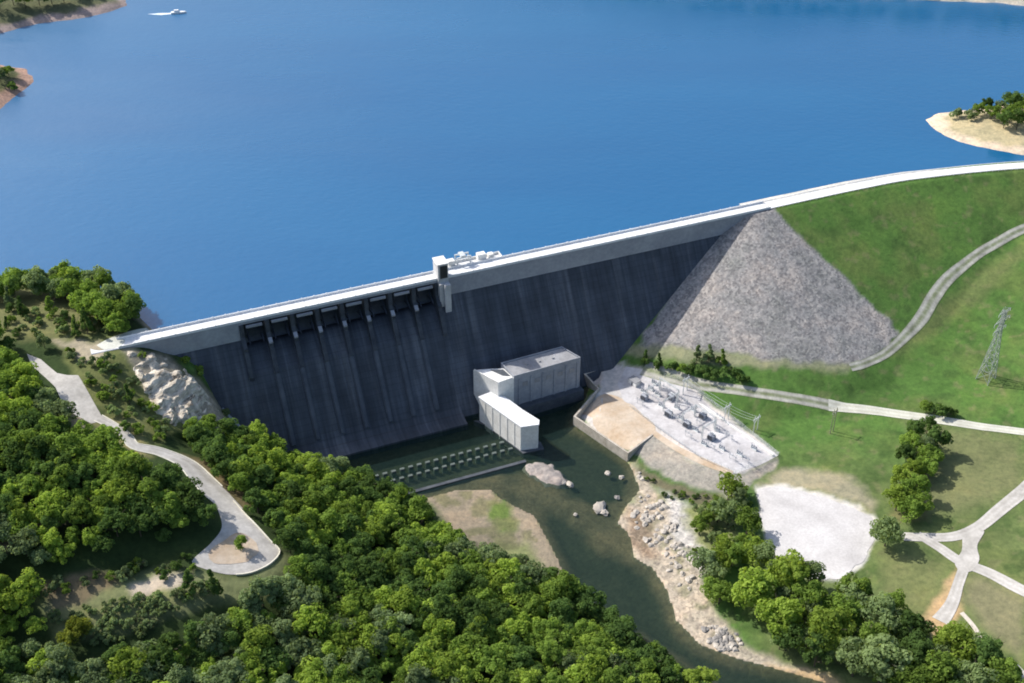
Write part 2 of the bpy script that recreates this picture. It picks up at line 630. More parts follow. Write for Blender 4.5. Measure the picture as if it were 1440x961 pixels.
RIVER_PX = [(400, 660), (440, 610), (660, 540), (760, 510), (834, 512), (829, 545), (812, 588), (812, 601), (880, 645), (889, 660),
            (899, 690), (880, 712), (868, 735), (884, 752), (892, 785), (918, 800), (940, 835), (950, 872), (985, 908), (1040, 928), (1110, 946),
            (1180, 966), (1260, 1010), (1180, 1120), (1080, 1040), (1000, 966), (950, 928), (900, 896), (850, 864),
            (800, 828), (786, 790), (772, 762), (752, 726), (716, 707), (703, 700), (690, 688), (640, 690), (598, 701),
            (575, 695), (520, 688), (470, 660), (440, 668)]
RIVER = [tuple(P(x, y, 0)[:2]) for x, y in RIVER_PX]
SHALLOW = [tuple(P(x, y, 0)[:2]) for x, y in [(590, 688), (735, 655), (800, 690), (830, 700), (900, 690), (900, 790), (850, 770),
                                              (800, 720), (740, 716), (690, 690)]]

CA = np.array(ctrl)
_c2 = 8.0 ** 2


def _phi(dx, dy):
    return np.sqrt(dx * dx + dy * dy + _c2)


_n = len(CA)
_A = np.zeros((_n + 3, _n + 3))
_A[:_n, :_n] = _phi(CA[:, None, 0] - CA[None, :, 0], CA[:, None, 1] - CA[None, :, 1]) + np.eye(_n) * -1.5
_A[:_n, _n] = 1
_A[:_n, _n + 1] = CA[:, 0]
_A[:_n, _n + 2] = CA[:, 1]
_A[_n:, :_n] = _A[:_n, _n:].T
_w = np.linalg.solve(_A, np.r_[CA[:, 2], 0, 0, 0])


def base_height(x, y):
    out = _w[_n] + _w[_n + 1] * x + _w[_n + 2] * y
    for k in range(_n):
        out = out + _w[k] * _phi(x - CA[k, 0], y - CA[k, 1])
    return out


def height(x, y):
    x = np.asarray(x, float)
    y = np.asarray(y, float)
    h = base_height(x, y)
    s, n = SN(x, y)
    # river
    d = sdf(x, y, RIVER)
    dep = np.clip(-d * .35, 0, 3.0)
    sw = np.clip(.5 - (sdf(x, y, SHALLOW) + (vnoise(x, y, 13, 6) - .5) * 16) / 14, 0, 1)
    dep = dep * (1 - sw) + np.minimum(dep, .42 + .25 * (vnoise(x, y, 9, 5) - .5)) * sw
    k = np.where(s < -40, .9, .45)
    h = np.where(d < 0, -.15 - dep, np.maximum(np.minimum(h, .15 + d * k + np.where(n < 60, 40, 0) * (d > 6)), .15 + np.minimum(d, 4) * .06))
    # under the concrete dam
    und = (s > -112) & (s < 218) & (n < 46)
    cap = np.where(n > 4.5, 60.5 - (n - 4.5) / .636 - 3.0, 50.0)
    cap = np.maximum(cap, -6)
    h = np.where(und & (n > -60), np.minimum(h, np.where(n < 46, np.maximum(cap, np.where(s > 60, 5.0, -4.0)), h)), h)
    lk = (n < -4) & (s > -120) & (s < 330)
    h = np.where(lk, np.minimum(h, 55), h)
    # earth embankment, wrapping round the end of the concrete section in a cone
    dl = poly_dist(x, y, CREST_LINE[1:] if False else [W(218, 0)] + CREST_LINE[1:], closed=False)
    side = np.where(n < 0, 1.9, 1.98)
    em = np.minimum(71.6, 71.6 - (dl - 7.0) / side)
    cone = 71.6 - (np.hypot(np.minimum(s - 215, 0) / 1.72, np.maximum(n, 0) / 1.98) - 3.0)
    cone = np.minimum(cone, 71.6)
    em = np.where(s < 218, np.where(n > -2, cone, -20), em)
    em = np.where((s < 300) & (s >= 218), em, em)
    h = np.where(s > 60, np.maximum(h, em), h)
    rgh = vnoise(x, y, 11, 3) - .5
    return h + rgh * np.where((h > .3) & (n > 40), .5, .15)


GX0, GX1, GY0, GY1, GS = -520.0, 560.0, 215.5, 780.0, 1.5
_gx = np.arange(GX0, GX1 + .1, GS)
_gy = np.arange(GY0, GY1 + .1, GS)
XX, YY = np.meshgrid(_gx, _gy)
HH = height(XX, YY)


def TZ(x, y):
    x = np.asarray(x, float)
    y = np.asarray(y, float)
    fx = np.clip((x - GX0) / GS, 0, len(_gx) - 1.001)
    fy = np.clip((y - GY0) / GS, 0, len(_gy) - 1.001)
    i, j = fx.astype(int), fy.astype(int)
    u, v = fx - i, fy - j
    a, b, c, d = HH[j, i], HH[j, i + 1], HH[j + 1, i], HH[j + 1, i + 1]
    return np.where(u + v < 0, 0, (a * (1 - u) + b * u) * (1 - v) + (c * (1 - u) + d * u) * v)


def G(px, py, lift=0.0):
    """map position where a sighting meets the terrain"""
    z = 90.0
    prev = None
    while z > -4:
        p = P(px, py, z)
        t = float(TZ(p[0], p[1])) + lift
        if t >= z:
            if prev is not None:
                lo, hi = z, prev
                for _ in range(14):
                    mid = (lo + hi) / 2
                    q = P(px, py, mid)
                    if float(TZ(q[0], q[1])) + lift >= mid:
                        lo = mid
                    else:
                        hi = mid
                p = P(px, py, lo)
            return p
        prev = z
        z -= .5
    return P(px, py, 0)


# ground classes, told apart by the survey outlines
def lin(r, g, b):
    f = lambda c: (c / 255 / 12.92) if c <= 10 else ((c / 255 + .055) / 1.055) ** 2.4
    return np.array([f(r), f(g), f(b)])


PX, PY = Q(XX, YY, HH)
jx = PX + (vnoise(XX, YY, 7, 21) - .5) * 16
jy = PY + (vnoise(XX, YY, 7, 22) - .5) * 14
C = np.zeros(XX.shape + (3,))
ROCK = np.zeros(XX.shape)
SS, NN = SN(XX, YY)
lawn = np.array([.080, .158, .036])
dry = np.array([.138, .168, .064])
floor_ = np.array([.034, .056, .018])
t = vnoise(XX, YY, 60, 31)
C[:] = lawn
right_dry = np.clip((jy - 610) / 90, 0, 1) * np.clip((jx - 1040) / 60, 0, 1)
right_dry = np.clip(right_dry * (.55 + .9 * (t - .3)), 0, 1)
C = C * (1 - right_dry[..., None]) + dry * right_dry[..., None]
pat = np.clip((vnoise(XX, YY, 24, 33, 4) - .5) * 2.6, 0, .5)[..., None]
C = C * (1 - pat) + np.array([.128, .158, .050]) * pat
pat = np.clip((vnoise(XX, YY, 9, 35, 4) - .56) * 5, 0, .55)[..., None]
C = C * (1 - pat) + np.array([.050, .092, .026]) * pat
pat = np.clip((vnoise(XX, YY, 5, 37, 3) - .66) * 5, 0, .45)[..., None]
C = C * (1 - pat) + np.array([.175, .170, .085]) * pat


def zone(poly, col, soft=5.0, rock=None, world=False, amt=1.0):
    global C, ROCK
    d = sdf(jx, jy, poly)
    w = np.clip(.5 - d / (2 * soft), 0, 1) * amt
    C = C * (1 - w[..., None]) + np.asarray(col) * w[..., None]
    if rock is not None:
        ROCK = ROCK * (1 - w) + rock * w


# everything left of the river is woodland floor first
zone([(-300, 350), (215, 350), (212, 460), (330, 590), (440, 640), (575, 695), (690, 770), (800, 835), (900, 900), (1010, 975),
      (1150, 1150), (-400, 1150)], floor_, 6)
zone([(800, 822), (850, 856), (905, 888), (960, 930), (1020, 960), (1000, 1000), (900, 930), (800, 860)], floor_, 3)
zone([(0, 395), (100, 395), (150, 430), (130, 470), (60, 480), (-100, 470), (-100, 400)], (.15, .155, .065), 8)
zone([(80, 470), (205, 470), (190, 500), (215, 540), (260, 600), (210, 630), (170, 610), (130, 560), (90, 510)], (.135, .150, .055), 5)
zone([(75, 478), (140, 482), (150, 512), (110, 505)], (.40, .34, .25), 5)
zone([(170, 490), (235, 500), (300, 560), (330, 600), (300, 600), (250, 590), (200, 540)], (.34, .30, .235), 5, .6)
zone([(120, 585), (190, 590), (215, 640), (190, 640)], (.24, .22, .10), 5)
zone([(255, 640), (300, 650), (360, 715), (330, 705), (280, 665)], (.20, .16, .085), 4)
zone([(395, 770), (420, 790), (370, 840), (300, 850), (180, 892), (80, 905), (55, 850), (150, 815), (230, 800), (300, 805), (350, 815)],
     (.185, .205, .095), 7)
zone([(60, 820), (130, 800), (170, 815), (120, 850), (70, 860)], (.17, .14, .085), 6)
zone([(180, 820), (255, 805), (262, 818), (190, 845)], (.50, .43, .34), 4)
# lake shore
shore_h = np.clip(1 - np.abs(HH - 65) / 1.6, 0, 1) * ((NN < 2) | (SS < -200))
C = C * (1 - shore_h[..., None]) + np.array([.32, .27, .2]) * shore_h[..., None]
# gravel bars and rocky shores
bar = np.array([.27, .225, .165])
zone([(595, 700), (640, 684), (690, 680), (705, 705), (720, 750), (735, 785), (770, 812), (700, 790), (640, 750)], bar, 4, .3)
zone([(712, 704), (752, 722), (782, 775), (805, 830), (770, 815), (735, 780), (710, 745)], bar * 1.05, 4, .3)
zone([(690, 704), (716, 712), (728, 750), (706, 752), (690, 730)], (.115, .170, .045), 5)
zone([(700, 762), (745, 765), (770, 800), (735, 800), (690, 790)], (.20, .22, .10), 6)
pale = np.array([.42, .36, .285])
zone([(882, 648), (905, 660), (930, 700), (960, 740), (985, 800), (1000, 850), (1040, 905), (1110, 935), (1180, 960), (1150, 985),
      (1040, 950), (975, 915), (940, 875), (925, 830), (900, 800), (880, 770), (862, 735), (885, 710), (893, 690)], pale, 5, .85)
zone([(930, 690), (985, 720), (1000, 780), (985, 810), (950, 770)], (.50, .47, .44), 5, .9)
zone([(880, 715), (915, 735), (925, 790), (905, 785), (885, 760)], (.26, .20, .145), 6, .8)
wd = np.clip((vnoise(XX, YY, 6, 77, 3) - .56) * 9, 0, .75) * np.clip(1 - poly_dist(jx, jy, [(895, 660), (940, 720), (965, 800), (1000, 870)], closed=False) / 55, 0, 1)
C = C * (1 - wd[..., None]) + np.array([.13, .14, .065]) * wd[..., None]
wd = np.clip((vnoise(XX, YY, 8, 79, 3) - .5) * 7, 0, .7) * poly_inside(jx, jy, [(600, 690), (700, 690), (800, 820), (690, 790)])
C = C * (1 - wd[..., None]) + np.array([.15, .15, .075]) * wd[..., None]
zone([(960, 715), (1010, 700), (1040, 740), (1010, 800), (985, 770)], (.22, .24, .10), 6, .2)
zone([(1080, 935), (1180, 955), (1200, 975), (1120, 965)], (.50, .36, .20), 5, .3)
# switchyard bench and its stone slope
zone([(822, 526), (870, 513), (922, 523), (962, 534), (1095, 641), (1032, 669), (962, 641), (916, 612), (883, 637), (807, 587), (842, 547)],
     (.56, .52, .49), 3)
zone([(885, 636), (916, 610), (962, 641), (1032, 669), (1094, 645), (1090, 660), (1025, 702), (950, 676)], (.33, .305, .265), 3, .4)
zone([(892, 655), (945, 680), (1025, 705), (1010, 716), (950, 700), (900, 672)], (.14, .13, .08), 3, .3)
# riprap end of the embankment, left of the grass line
rr = np.array([.275, .264, .258])
zone([(1030, 285), (1084, 291), (1180, 385), (1266, 470), (1245, 492), (1198, 515), (1100, 512), (1000, 494), (900, 488), (905, 470)], rr, 2, 1.0)
zone([(880, 486), (920, 484), (1060, 504), (1200, 514), (1195, 522), (1050, 516), (880, 500)], (.24, .25, .15), 4, .2)
# bare ground round the parking area, dry strip beside the road
zone([(1064, 685), (1150, 690), (1232, 720), (1230, 700), (1180, 665), (1100, 660)], (.27, .25, .17), 6)
zone([(1066, 686), (1090, 681), (1130, 688), (1180, 702), (1233, 726), (1230, 760), (1214, 794), (1180, 817), (1150, 817), (1098, 796), (1079, 772), (1068, 730)], (.55, .53, .50), 3)
zone([(1270, 690), (1300, 690), (1310, 730), (1250, 730)], (.20, .16, .08), 6, amt=.5)
zone([(1270, 585), (1440, 615), (1440, 690), (1340, 720), (1280, 720), (1300, 640)], (.175, .178, .085), 14, amt=.8)
zone([(1240, 770), (1330, 790), (1310, 870), (1240, 850)], (.17, .18, .075), 10, amt=.7)
zone([(1370, 810), (1440, 840), (1440, 930), (1400, 900), (1350, 840)], (.215, .195, .115), 10, amt=.8)
zone([(1310, 850), (1345, 800), (1350, 860), (1325, 900), (1290, 880)], (.44, .31, .17), 5)
zone([(1265, 478), (1330, 425), (1390, 372), (1440, 345), (1440, 365), (1380, 420), (1310, 475), (1240, 505)], (.135, .155, .06), 8, amt=.7)
# upstream stone facing of the embankment
up = ((NN < 0) & (SS > 205) & (HH < 73)) * 1.0
C = C * (1 - up[..., None]) + np.array([.50, .48, .45]) * up[..., None]
ROCK = np.maximum(ROCK, up * .8)
# bed of the river
wet = np.clip((.1 - HH) / .2, 0, 1) * ((NN > 30))
bw_ = np.clip((HH + 2.5 + (vnoise(XX, YY, 16, 88, 3) - .5) * 2.2) / 2.0, 0, 1)[..., None]
bedc = np.array([.30, .225, .15]) * bw_ + np.array([.075, .080, .055]) * (1 - bw_)
C = C * (1 - wet[..., None]) + bedc * wet[..., None]
ROCK = np.where(wet > .5, .5, ROCK)


def grid_mesh(name, X, Y, Z, col=None, rock=None):
    ny, nx = X.shape
    me = bpy.data.meshes.new(name)
    vs = np.stack([X, Y, Z], -1).reshape(-1, 3).astype(np.float32)
    idx = np.arange(nx * ny).reshape(ny, nx)
    q = np.stack([idx[:-1, :-1], idx[:-1, 1:], idx[1:, 1:], idx[1:, :-1]], -1).reshape(-1, 4)
    me.vertices.add(len(vs))
    me.vertices.foreach_set('co', vs.ravel())
    me.loops.add(q.size)
    me.loops.foreach_set('vertex_index', q.ravel().astype(np.int32))
    me.polygons.add(len(q))
    me.polygons.foreach_set('loop_start', np.arange(0, q.size, 4, dtype=np.int32))
    me.polygons.foreach_set('use_smooth', np.ones(len(q), bool))
    me.update(calc_edges=True)
    if col is not None:
        set_cols(me, col.reshape(-1, 3), rock.reshape(-1))
    return me


def set_cols(me, col, rock):
    a = me.attributes.new('col', 'FLOAT_COLOR', 'POINT')
    a.data.foreach_set('color', np.c_[col, np.ones(len(col))].astype(np.float32).ravel())
    b = me.attributes.new('rock', 'FLOAT', 'POINT')
    b.data.foreach_set('value', np.asarray(rock, np.float32))


me = grid_mesh('ground', XX, YY, HH, C, ROCK)
me.materials.append(M['ground'])
o = bpy.data.objects.new('ground', me)
COL.objects.link(o)
tag(o, kind='structure')


# draped sheets: roads, tracks, lots
def patch_mesh(name, poly, mat, step=2.0, lift=.12, zfun=None, kind='structure', jit=0.0):
    """poly: world xy outline; triangulated with inner points and laid on the terrain"""
    pts = []
    k = len(poly)
    for i in range(k):
        a, b = np.array(poly[i][:2]), np.array(poly[(i + 1) % k][:2])
        m = max(1, int(np.linalg.norm(b - a) / step))
        for j in range(m):
            pts.append(a + (b - a) * j / m)
    nb = len(pts)
    if jit:
        pa = np.array(pts)
        ctr = pa.mean(axis=0)
        rd = pa - ctr
        rd /= np.linalg.norm(rd, axis=1)[:, None]
        pts = list(pa + rd * ((vnoise(pa[:, 0], pa[:, 1], 7, 91, 3) - .5) * 2 * jit)[:, None])
    xs, ys = [p[0] for p in pts], [p[1] for p in pts]
    gx, gy = np.meshgrid(np.arange(min(xs), max(xs), step), np.arange(min(ys), max(ys), step))
    dd = sdf(gx.ravel(), gy.ravel(), pts)
    for x, y in zip(gx.ravel()[dd < -step * .45], gy.ravel()[dd < -step * .45]):
        pts.append(np.array([x, y]))
    edges = [(i, (i + 1) % nb) for i in range(nb)]
    vs, es, fs, *_ = delaunay_2d_cdt([Vector((float(p[0]), float(p[1]))) for p in pts], edges, [tuple(range(nb))], 1, 1e-4)
    vx = np.array([[v.x, v.y] for v in vs])
    vz = (TZ(vx[:, 0], vx[:, 1]) if zfun is None else zfun(vx[:, 0], vx[:, 1])) + lift
    o = obj(name, np.c_[vx, vz], [tuple(f) for f in fs], mat, smooth=True)
    if mat is M['asphalt_pale']:
        ta = o.data.attributes.new('track', 'FLOAT', 'POINT')
        ta.data.foreach_set('value', np.full(len(vx), .45, np.float32))
    tag(o, kind=kind)
    return o


def smooth_line(pts, step=2.0):
    p = np.array([q[:2] for q in pts], float)
    out = []
    for i in range(len(p) - 1):
        p0, p1, p2, p3 = p[max(i - 1, 0)], p[i], p[i + 1], p[min(i + 2, len(p) - 1)]
        m = max(2, int(np.linalg.norm(p2 - p1) / step))
        for j in range(m):
            t_ = j / m
            out.append(.5 * (2 * p1 + (p2 - p0) * t_ + (2 * p0 - 5 * p1 + 4 * p2 - p3) * t_ ** 2 + (3 * p1 - p0 - 3 * p2 + p3) * t_ ** 3))
    out.append(p[-1])
    return np.array(out)


def ribbon(name, line, widths, mat, lift=.14, kerb=None, across=11):
    ln = smooth_line(line)
    k = len(ln)
    wd = np.interp(np.linspace(0, 1, k), np.linspace(0, 1, len(widths)), widths)
    tg = np.gradient(ln, axis=0)
    tg /= np.linalg.norm(tg, axis=1)[:, None] + 1e-9
    nm = np.c_[-tg[:, 1], tg[:, 0]]
    vs, fs = [], []
    for i in range(k):
        for j in range(across):
            f = j / (across - 1) - .5
            q = ln[i] + nm[i] * f * wd[i]
            vs.append((q[0], q[1], float(TZ(q[0], q[1])) + lift))
    for i in range(k - 1):
        for j in range(across - 1):
            a = i * across + j
            fs.append((a, a + across, a + across + 1, a + 1))
    o = obj(name, vs, fs, mat, smooth=True)
    ta = o.data.attributes.new('track', 'FLOAT', 'POINT')
    prof_ = np.array([.75, .25, .0, .3, .8, 1.0, .8, .3, .0, .25, .75] if mat is M['track_grey'] else [.5, .15, .6, .75, .4, .2, .4, .75, .6, .15, .5])
    ta.data.foreach_set('value', np.tile(prof_, k).astype(np.float32))
    tag(o, kind='structure')
    for sgn in (kerb or ()):
        mb = MB()
        prev = None
        for i in range(int(k * .82)):
            q0 = ln[i] + nm[i] * sgn * (wd[i] / 2 + .02)
            q1 = ln[i] + nm[i] * sgn * (wd[i] / 2 + .5)
            z = float(TZ(q0[0], q0[1])) + lift
            cur = [(q0[0], q0[1], z - .5), (q0[0], q0[1], z + .18), (q1[0], q1[1], z + .18), (q1[0], q1[1], z - .5)]
            if prev:
                mb.add(prev + cur, [(0, 1, 5, 4), (1, 2, 6, 5), (2, 3, 7, 6)])
            prev = cur
        kb = mb.build('kerb', M['kerb'], o)
    return o


def GL(pts):
    return [G(*p) for p in pts]


# overlook road on the left bank
patch_mesh('overlook_parking_road', [G(*p)[:2] for p in [(38, 498), (58, 506), (80, 525), (95, 528), (110, 528), (122, 548), (140, 580), (146, 592),
           (128, 596), (108, 585), (90, 572), (78, 545), (60, 528), (44, 514)]], M['asphalt_pale'])
ribbon('overlook_road', GL([(138, 588), (160, 600), (178, 614), (190, 628), (225, 636), (262, 652), (286, 676), (310, 700), (330, 718)]),
       [5, 4.5, 5, 7, 9, 11, 12, 9], M['asphalt_pale'], .16, kerb=(1, -1))
loop_in = smooth_line(GL([(296, 690), (322, 700), (350, 730), (378, 760), (393, 776), (380, 793), (352, 806), (318, 808), (286, 800),
                          (270, 790), (296, 765), (312, 742), (306, 716)]))
patch_mesh('overlook_turnaround', loop_in[:-1], M['asphalt_pale'], lift=.18)
kmb = MB()
kpts = loop_in[(loop_in[:, 0] > G(318, 716)[0]) | (loop_in[:, 1] < G(300, 792)[1])]
kpts = loop_in[int(len(loop_in) * .10):int(len(loop_in) * .60)]
prev = None
for q in kpts:
    r_ = q - loop_in.mean(axis=0)
    r_ = r_ / np.linalg.norm(r_)
    z = float(TZ(q[0], q[1]))
    q1 = q + r_ * .55
    cur = [(q[0], q[1], z - .4), (q[0], q[1], z + .75), (q1[0], q1[1], z + .75), (q1[0], q1[1], z - .6)]
    if prev:
        kmb.add(prev + cur, [(0, 1, 5, 4), (1, 2, 6, 5), (2, 3, 7, 6)])
    prev = cur
o = kmb.build('low_wall', M['kerb'])
tag(o, 'low pale stone wall along the outer edge of the overlook turnaround', 'wall')
patch_mesh('turnaround_island', smooth_line(GL([(318, 758), (338, 750), (356, 760), (364, 776), (352, 788), (325, 792), (302, 792), (294, 780), (304, 768), (318, 758)]))[:-1],
           M['tan_soil'], lift=.30, step=1.5, jit=1.5)
patch_mesh('abutment_apron', [G(*p)[:2] for p in [(136, 486), (150, 478), (172, 470), (205, 462), (212, 468), (198, 480), (170, 489), (148, 492)]], M['road_white'], lift=.2, jit=1.2)
# right bank roads
ribbon('switchyard_road', GL([(905, 518), (935, 527), (985, 541), (1040, 549), (1100, 558), (1170, 571)]), [9, 8, 6, 6, 6, 7], M['track_grey'], .16)
ribbon('right_bank_road', GL([(1165, 570), (1230, 578), (1300, 588), (1370, 599), (1440, 608), (1560, 622), (1640, 628)]), [7, 7, 7, 6, 6, 6, 6], M['road_white'], .19)
ribbon('embankment_toe_track', GL([(1196, 517), (1215, 512), (1245, 498), (1272, 474), (1296, 447), (1313, 418), (1335, 390), (1372, 360), (1405, 340), (1440, 322), (1520, 292)]),
       [5, 5, 6, 8, 8, 7, 6, 6, 6, 6, 6], M['track_grey'], .16)
patch_mesh('gravel_parking_lot', [G(*p)[:2] for p in [(1065, 688), (1092, 684), (1132, 691), (1182, 707), (1229, 727), (1227, 760), (1214, 788), (1186, 812), (1160, 818), (1128, 800), (1100, 794), (1083, 770), (1072, 730)]], M['gravel_white'], lift=.16, step=2.0, jit=2.0)
ribbon('riverside_drive', GL([(1268, 755), (1300, 756), (1340, 755), (1375, 742), (1405, 718), (1440, 690), (1500, 640), (1600, 590)]), [6, 6, 7, 8, 8, 8, 8], M['asphalt_pale'], .20)
ribbon('riverside_branch', GL([(1290, 752), (1320, 770), (1350, 790), (1390, 806), (1440, 832), (1520, 870), (1620, 930)]), [5, 6, 7, 7, 6, 6], M['asphalt_pale'], .24)
patch_mesh('road_junction', smooth_line(GL([(1353, 757), (1372, 745), (1384, 748), (1374, 768), (1377, 788), (1366, 804), (1350, 804), (1342, 790), (1352, 776), (1353, 757)]))[:-1],
           M['asphalt_pale'], lift=.28)
ribbon('boat_ramp_road', GL([(1356, 798), (1348, 820), (1338, 850), (1322, 874)]), [5, 5, 6, 8], M['asphalt_pale'], .22)
ribbon('foot_path', GL([(1352, 862), (1368, 880), (1382, 902)]), [2.2, 2.2, 2.2], M['track_dirt'], .22)
ribbon('riverside_lane', GL([(1425, 938), (1436, 950), (1460, 975)]), [5, 5, 5], M['asphalt_pale'], .22)
# switchyard surfaces
patch_mesh('switchyard_gravel', [G(*p)[:2] for p in [(880, 516), (922, 524), (960, 536), (1094, 641), (1034, 667), (985, 644), (925, 602), (878, 566), (868, 540)]], M['yard_gravel'], lift=.10)
patch_mesh('tan_apron', smooth_line(GL([(818, 582), (838, 556), (866, 556), (902, 582), (922, 606), (902, 622), (882, 633), (850, 612), (818, 582)]))[:-1], M['tan_soil'], lift=.12, jit=3.0)
yard_path = ribbon('yard_verge', GL([(915, 606), (950, 630), (990, 650), (1030, 666)]), [4, 4, 5, 3], M['tan_soil'], .16)


# water
def flat(name, pts, z, mat):
    vs = [(p[0], p[1], z) for p in pts]
    o = obj(name, vs, [tuple(range(len(vs)))], mat)
    tag(o, kind='structure')
    return o


up_edge = [W(-420, -3.2), W(-190, -3.2), W(300, -3.6), W(343, -2), W(418, 12), W(520, 46), W(640, 100)]
flat('lake_water', [(3500, float(up_edge[-1][1])), (3500, 5200), (-3500, 5200), (-3500, 500)] + [tuple(p[:2]) for p in up_edge][0:], LAKE, M['lake'])
flat('river_water', [(-180, 190), (300, 190), (300, 470), (150, 480), (62, 580), (-190, 520)], 0.0, M['river'])


# headlands across the lake
def headland(name, poly, peak, slope, shore, inland, step=3.0, rock=0.3):
    xs, ys = [p[0] for p in poly], [p[1] for p in poly]
    X, Y = np.meshgrid(np.arange(min(xs) - 12, max(xs) + 12, step), np.arange(min(ys) - 12, max(ys) + 12, step))
    d = -sdf(X, Y, poly)
    d = d + (vnoise(X, Y, 14, 8) - .5) * 6
    z = LAKE + np.where(d > 0, peak * (1 - np.exp(-d * slope / peak)), d * .4) + (vnoise(X, Y, 18, 4) - .5) * .8
    w = np.clip((d - 6 + (vnoise(X, Y, 10, 9) - .5) * 10) / 5, 0, 1)[..., None]
    c = np.asarray(shore) * (1 - w) + np.asarray(inland) * w
    m_ = grid_mesh(name, X, Y, z, c, np.full(X.shape, rock))
    m_.materials.append(M['ground'])
    o = bpy.data.objects.new(name, m_)
    COL.objects.link(o)
    tag(o, kind='structure')

    def hz(x, y):
        dd = -float(sdf(np.array([x]), np.array([y]), poly)[0])
        return LAKE + (peak * (1 - math.exp(-dd * slope / peak)) if dd > 0 else 0)
    return hz


pw = lambda pts: [tuple(P(x, y, LAKE)[:2]) for x, y in pts]
SPIT = pw([(1297, 168), (1312, 162), (1345, 157), (1400, 150), (1470, 140), (1600, 130), (1700, 150), (1700, 200), (1600, 215), (1500, 222), (1440, 220), (1400, 212), (1350, 200), (1318, 186)])
hz_spit = headland('sandy_spit', SPIT, 6, .35, (.62, .50, .38), (.42, .36, .22), 2.5, .2)
NEARH = pw([(46, 108), (38, 126), (20, 138), (0, 153), (-60, 190), (-200, 200), (-220, 110), (-60, 90), (0, 92), (30, 96)])
hz_near = headland('near_headland', NEARH, 14, .5, (.40, .26, .20), (.10, .11, .05), 2.5, .6)
TOPH = pw([(176, 8), (150, 18), (110, 26), (50, 34), (0, 48), (-100, 60), (-260, 50), (-260, -60), (0, -50), (120, -40), (180, -20)])
hz_top = headland('far_headland', TOPH, 16, .5, (.34, .27, .25), (.12, .13, .07), 3.0, .4)
FARS = pw([(945, -6), (1100, -4), (1250, -2), (1400, 4), (1450, 9), (1700, 20), (2200, 0), (2200, -200), (500, -220), (500, -90), (800, -40)])
hz_far = headland('far_shore_hills', FARS, 60, .5, (.45, .42, .36), (.03, .05, .02), 8.0, .3)


# ------------------------------------------------------------------ the dam
dam = empty('concrete_dam', (O[0], O[1], 0), ROT)
tag(dam, 'long straight concrete gravity dam, dark stained downstream face in shade', 'dam')
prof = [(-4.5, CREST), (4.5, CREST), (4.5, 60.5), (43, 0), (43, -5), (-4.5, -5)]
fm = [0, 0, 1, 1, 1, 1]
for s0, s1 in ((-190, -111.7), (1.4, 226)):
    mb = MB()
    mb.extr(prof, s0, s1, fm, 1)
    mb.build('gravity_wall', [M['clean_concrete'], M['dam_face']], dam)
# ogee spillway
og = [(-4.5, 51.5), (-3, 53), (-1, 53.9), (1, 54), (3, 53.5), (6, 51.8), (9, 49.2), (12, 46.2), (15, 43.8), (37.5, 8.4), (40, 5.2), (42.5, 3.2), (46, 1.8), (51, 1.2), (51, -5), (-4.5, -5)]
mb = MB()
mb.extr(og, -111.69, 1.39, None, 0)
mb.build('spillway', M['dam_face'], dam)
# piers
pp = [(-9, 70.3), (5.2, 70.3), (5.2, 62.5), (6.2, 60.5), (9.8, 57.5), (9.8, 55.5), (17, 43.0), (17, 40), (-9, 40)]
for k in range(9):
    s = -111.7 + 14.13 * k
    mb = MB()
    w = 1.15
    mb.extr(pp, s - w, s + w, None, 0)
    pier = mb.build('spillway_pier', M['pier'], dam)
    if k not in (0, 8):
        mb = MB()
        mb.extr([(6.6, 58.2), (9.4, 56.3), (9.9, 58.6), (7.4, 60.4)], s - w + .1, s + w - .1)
        mb.build('trunnion_block', M['clean_concrete'], pier)  # paler than the pier, colour stands in for sky light on the ledge
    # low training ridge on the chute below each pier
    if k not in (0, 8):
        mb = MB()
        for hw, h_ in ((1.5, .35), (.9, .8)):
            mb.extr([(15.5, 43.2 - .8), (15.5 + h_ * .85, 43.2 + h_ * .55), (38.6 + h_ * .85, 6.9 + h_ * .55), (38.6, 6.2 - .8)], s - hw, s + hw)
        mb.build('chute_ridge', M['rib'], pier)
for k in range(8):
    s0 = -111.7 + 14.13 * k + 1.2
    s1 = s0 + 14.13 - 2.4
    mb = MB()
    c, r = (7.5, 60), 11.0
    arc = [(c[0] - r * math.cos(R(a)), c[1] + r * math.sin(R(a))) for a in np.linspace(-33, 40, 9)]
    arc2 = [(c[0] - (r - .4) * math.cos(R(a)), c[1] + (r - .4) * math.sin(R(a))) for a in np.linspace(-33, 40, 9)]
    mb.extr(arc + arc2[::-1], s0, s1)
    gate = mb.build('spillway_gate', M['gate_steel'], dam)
    mb = MB()
    for fz in (.18, .82):
        s = s0 + (s1 - s0) * fz
        for a in (-12, 22):
            mb.tube((s, -(c[0] - 10.4 * math.cos(R(a))), c[1] + 10.4 * math.sin(R(a))), (s, -c[0], 58.9), .35, .3)
    mb.build('gate_arm', M['gate_steel'], gate)
    mb = MB()
    mb.box(s0 + 1.2, s1 - 1.6, -5.9, -4.75, 68.3, 69.6)
    mb.build('catwalk', M['clean_concrete'], dam)
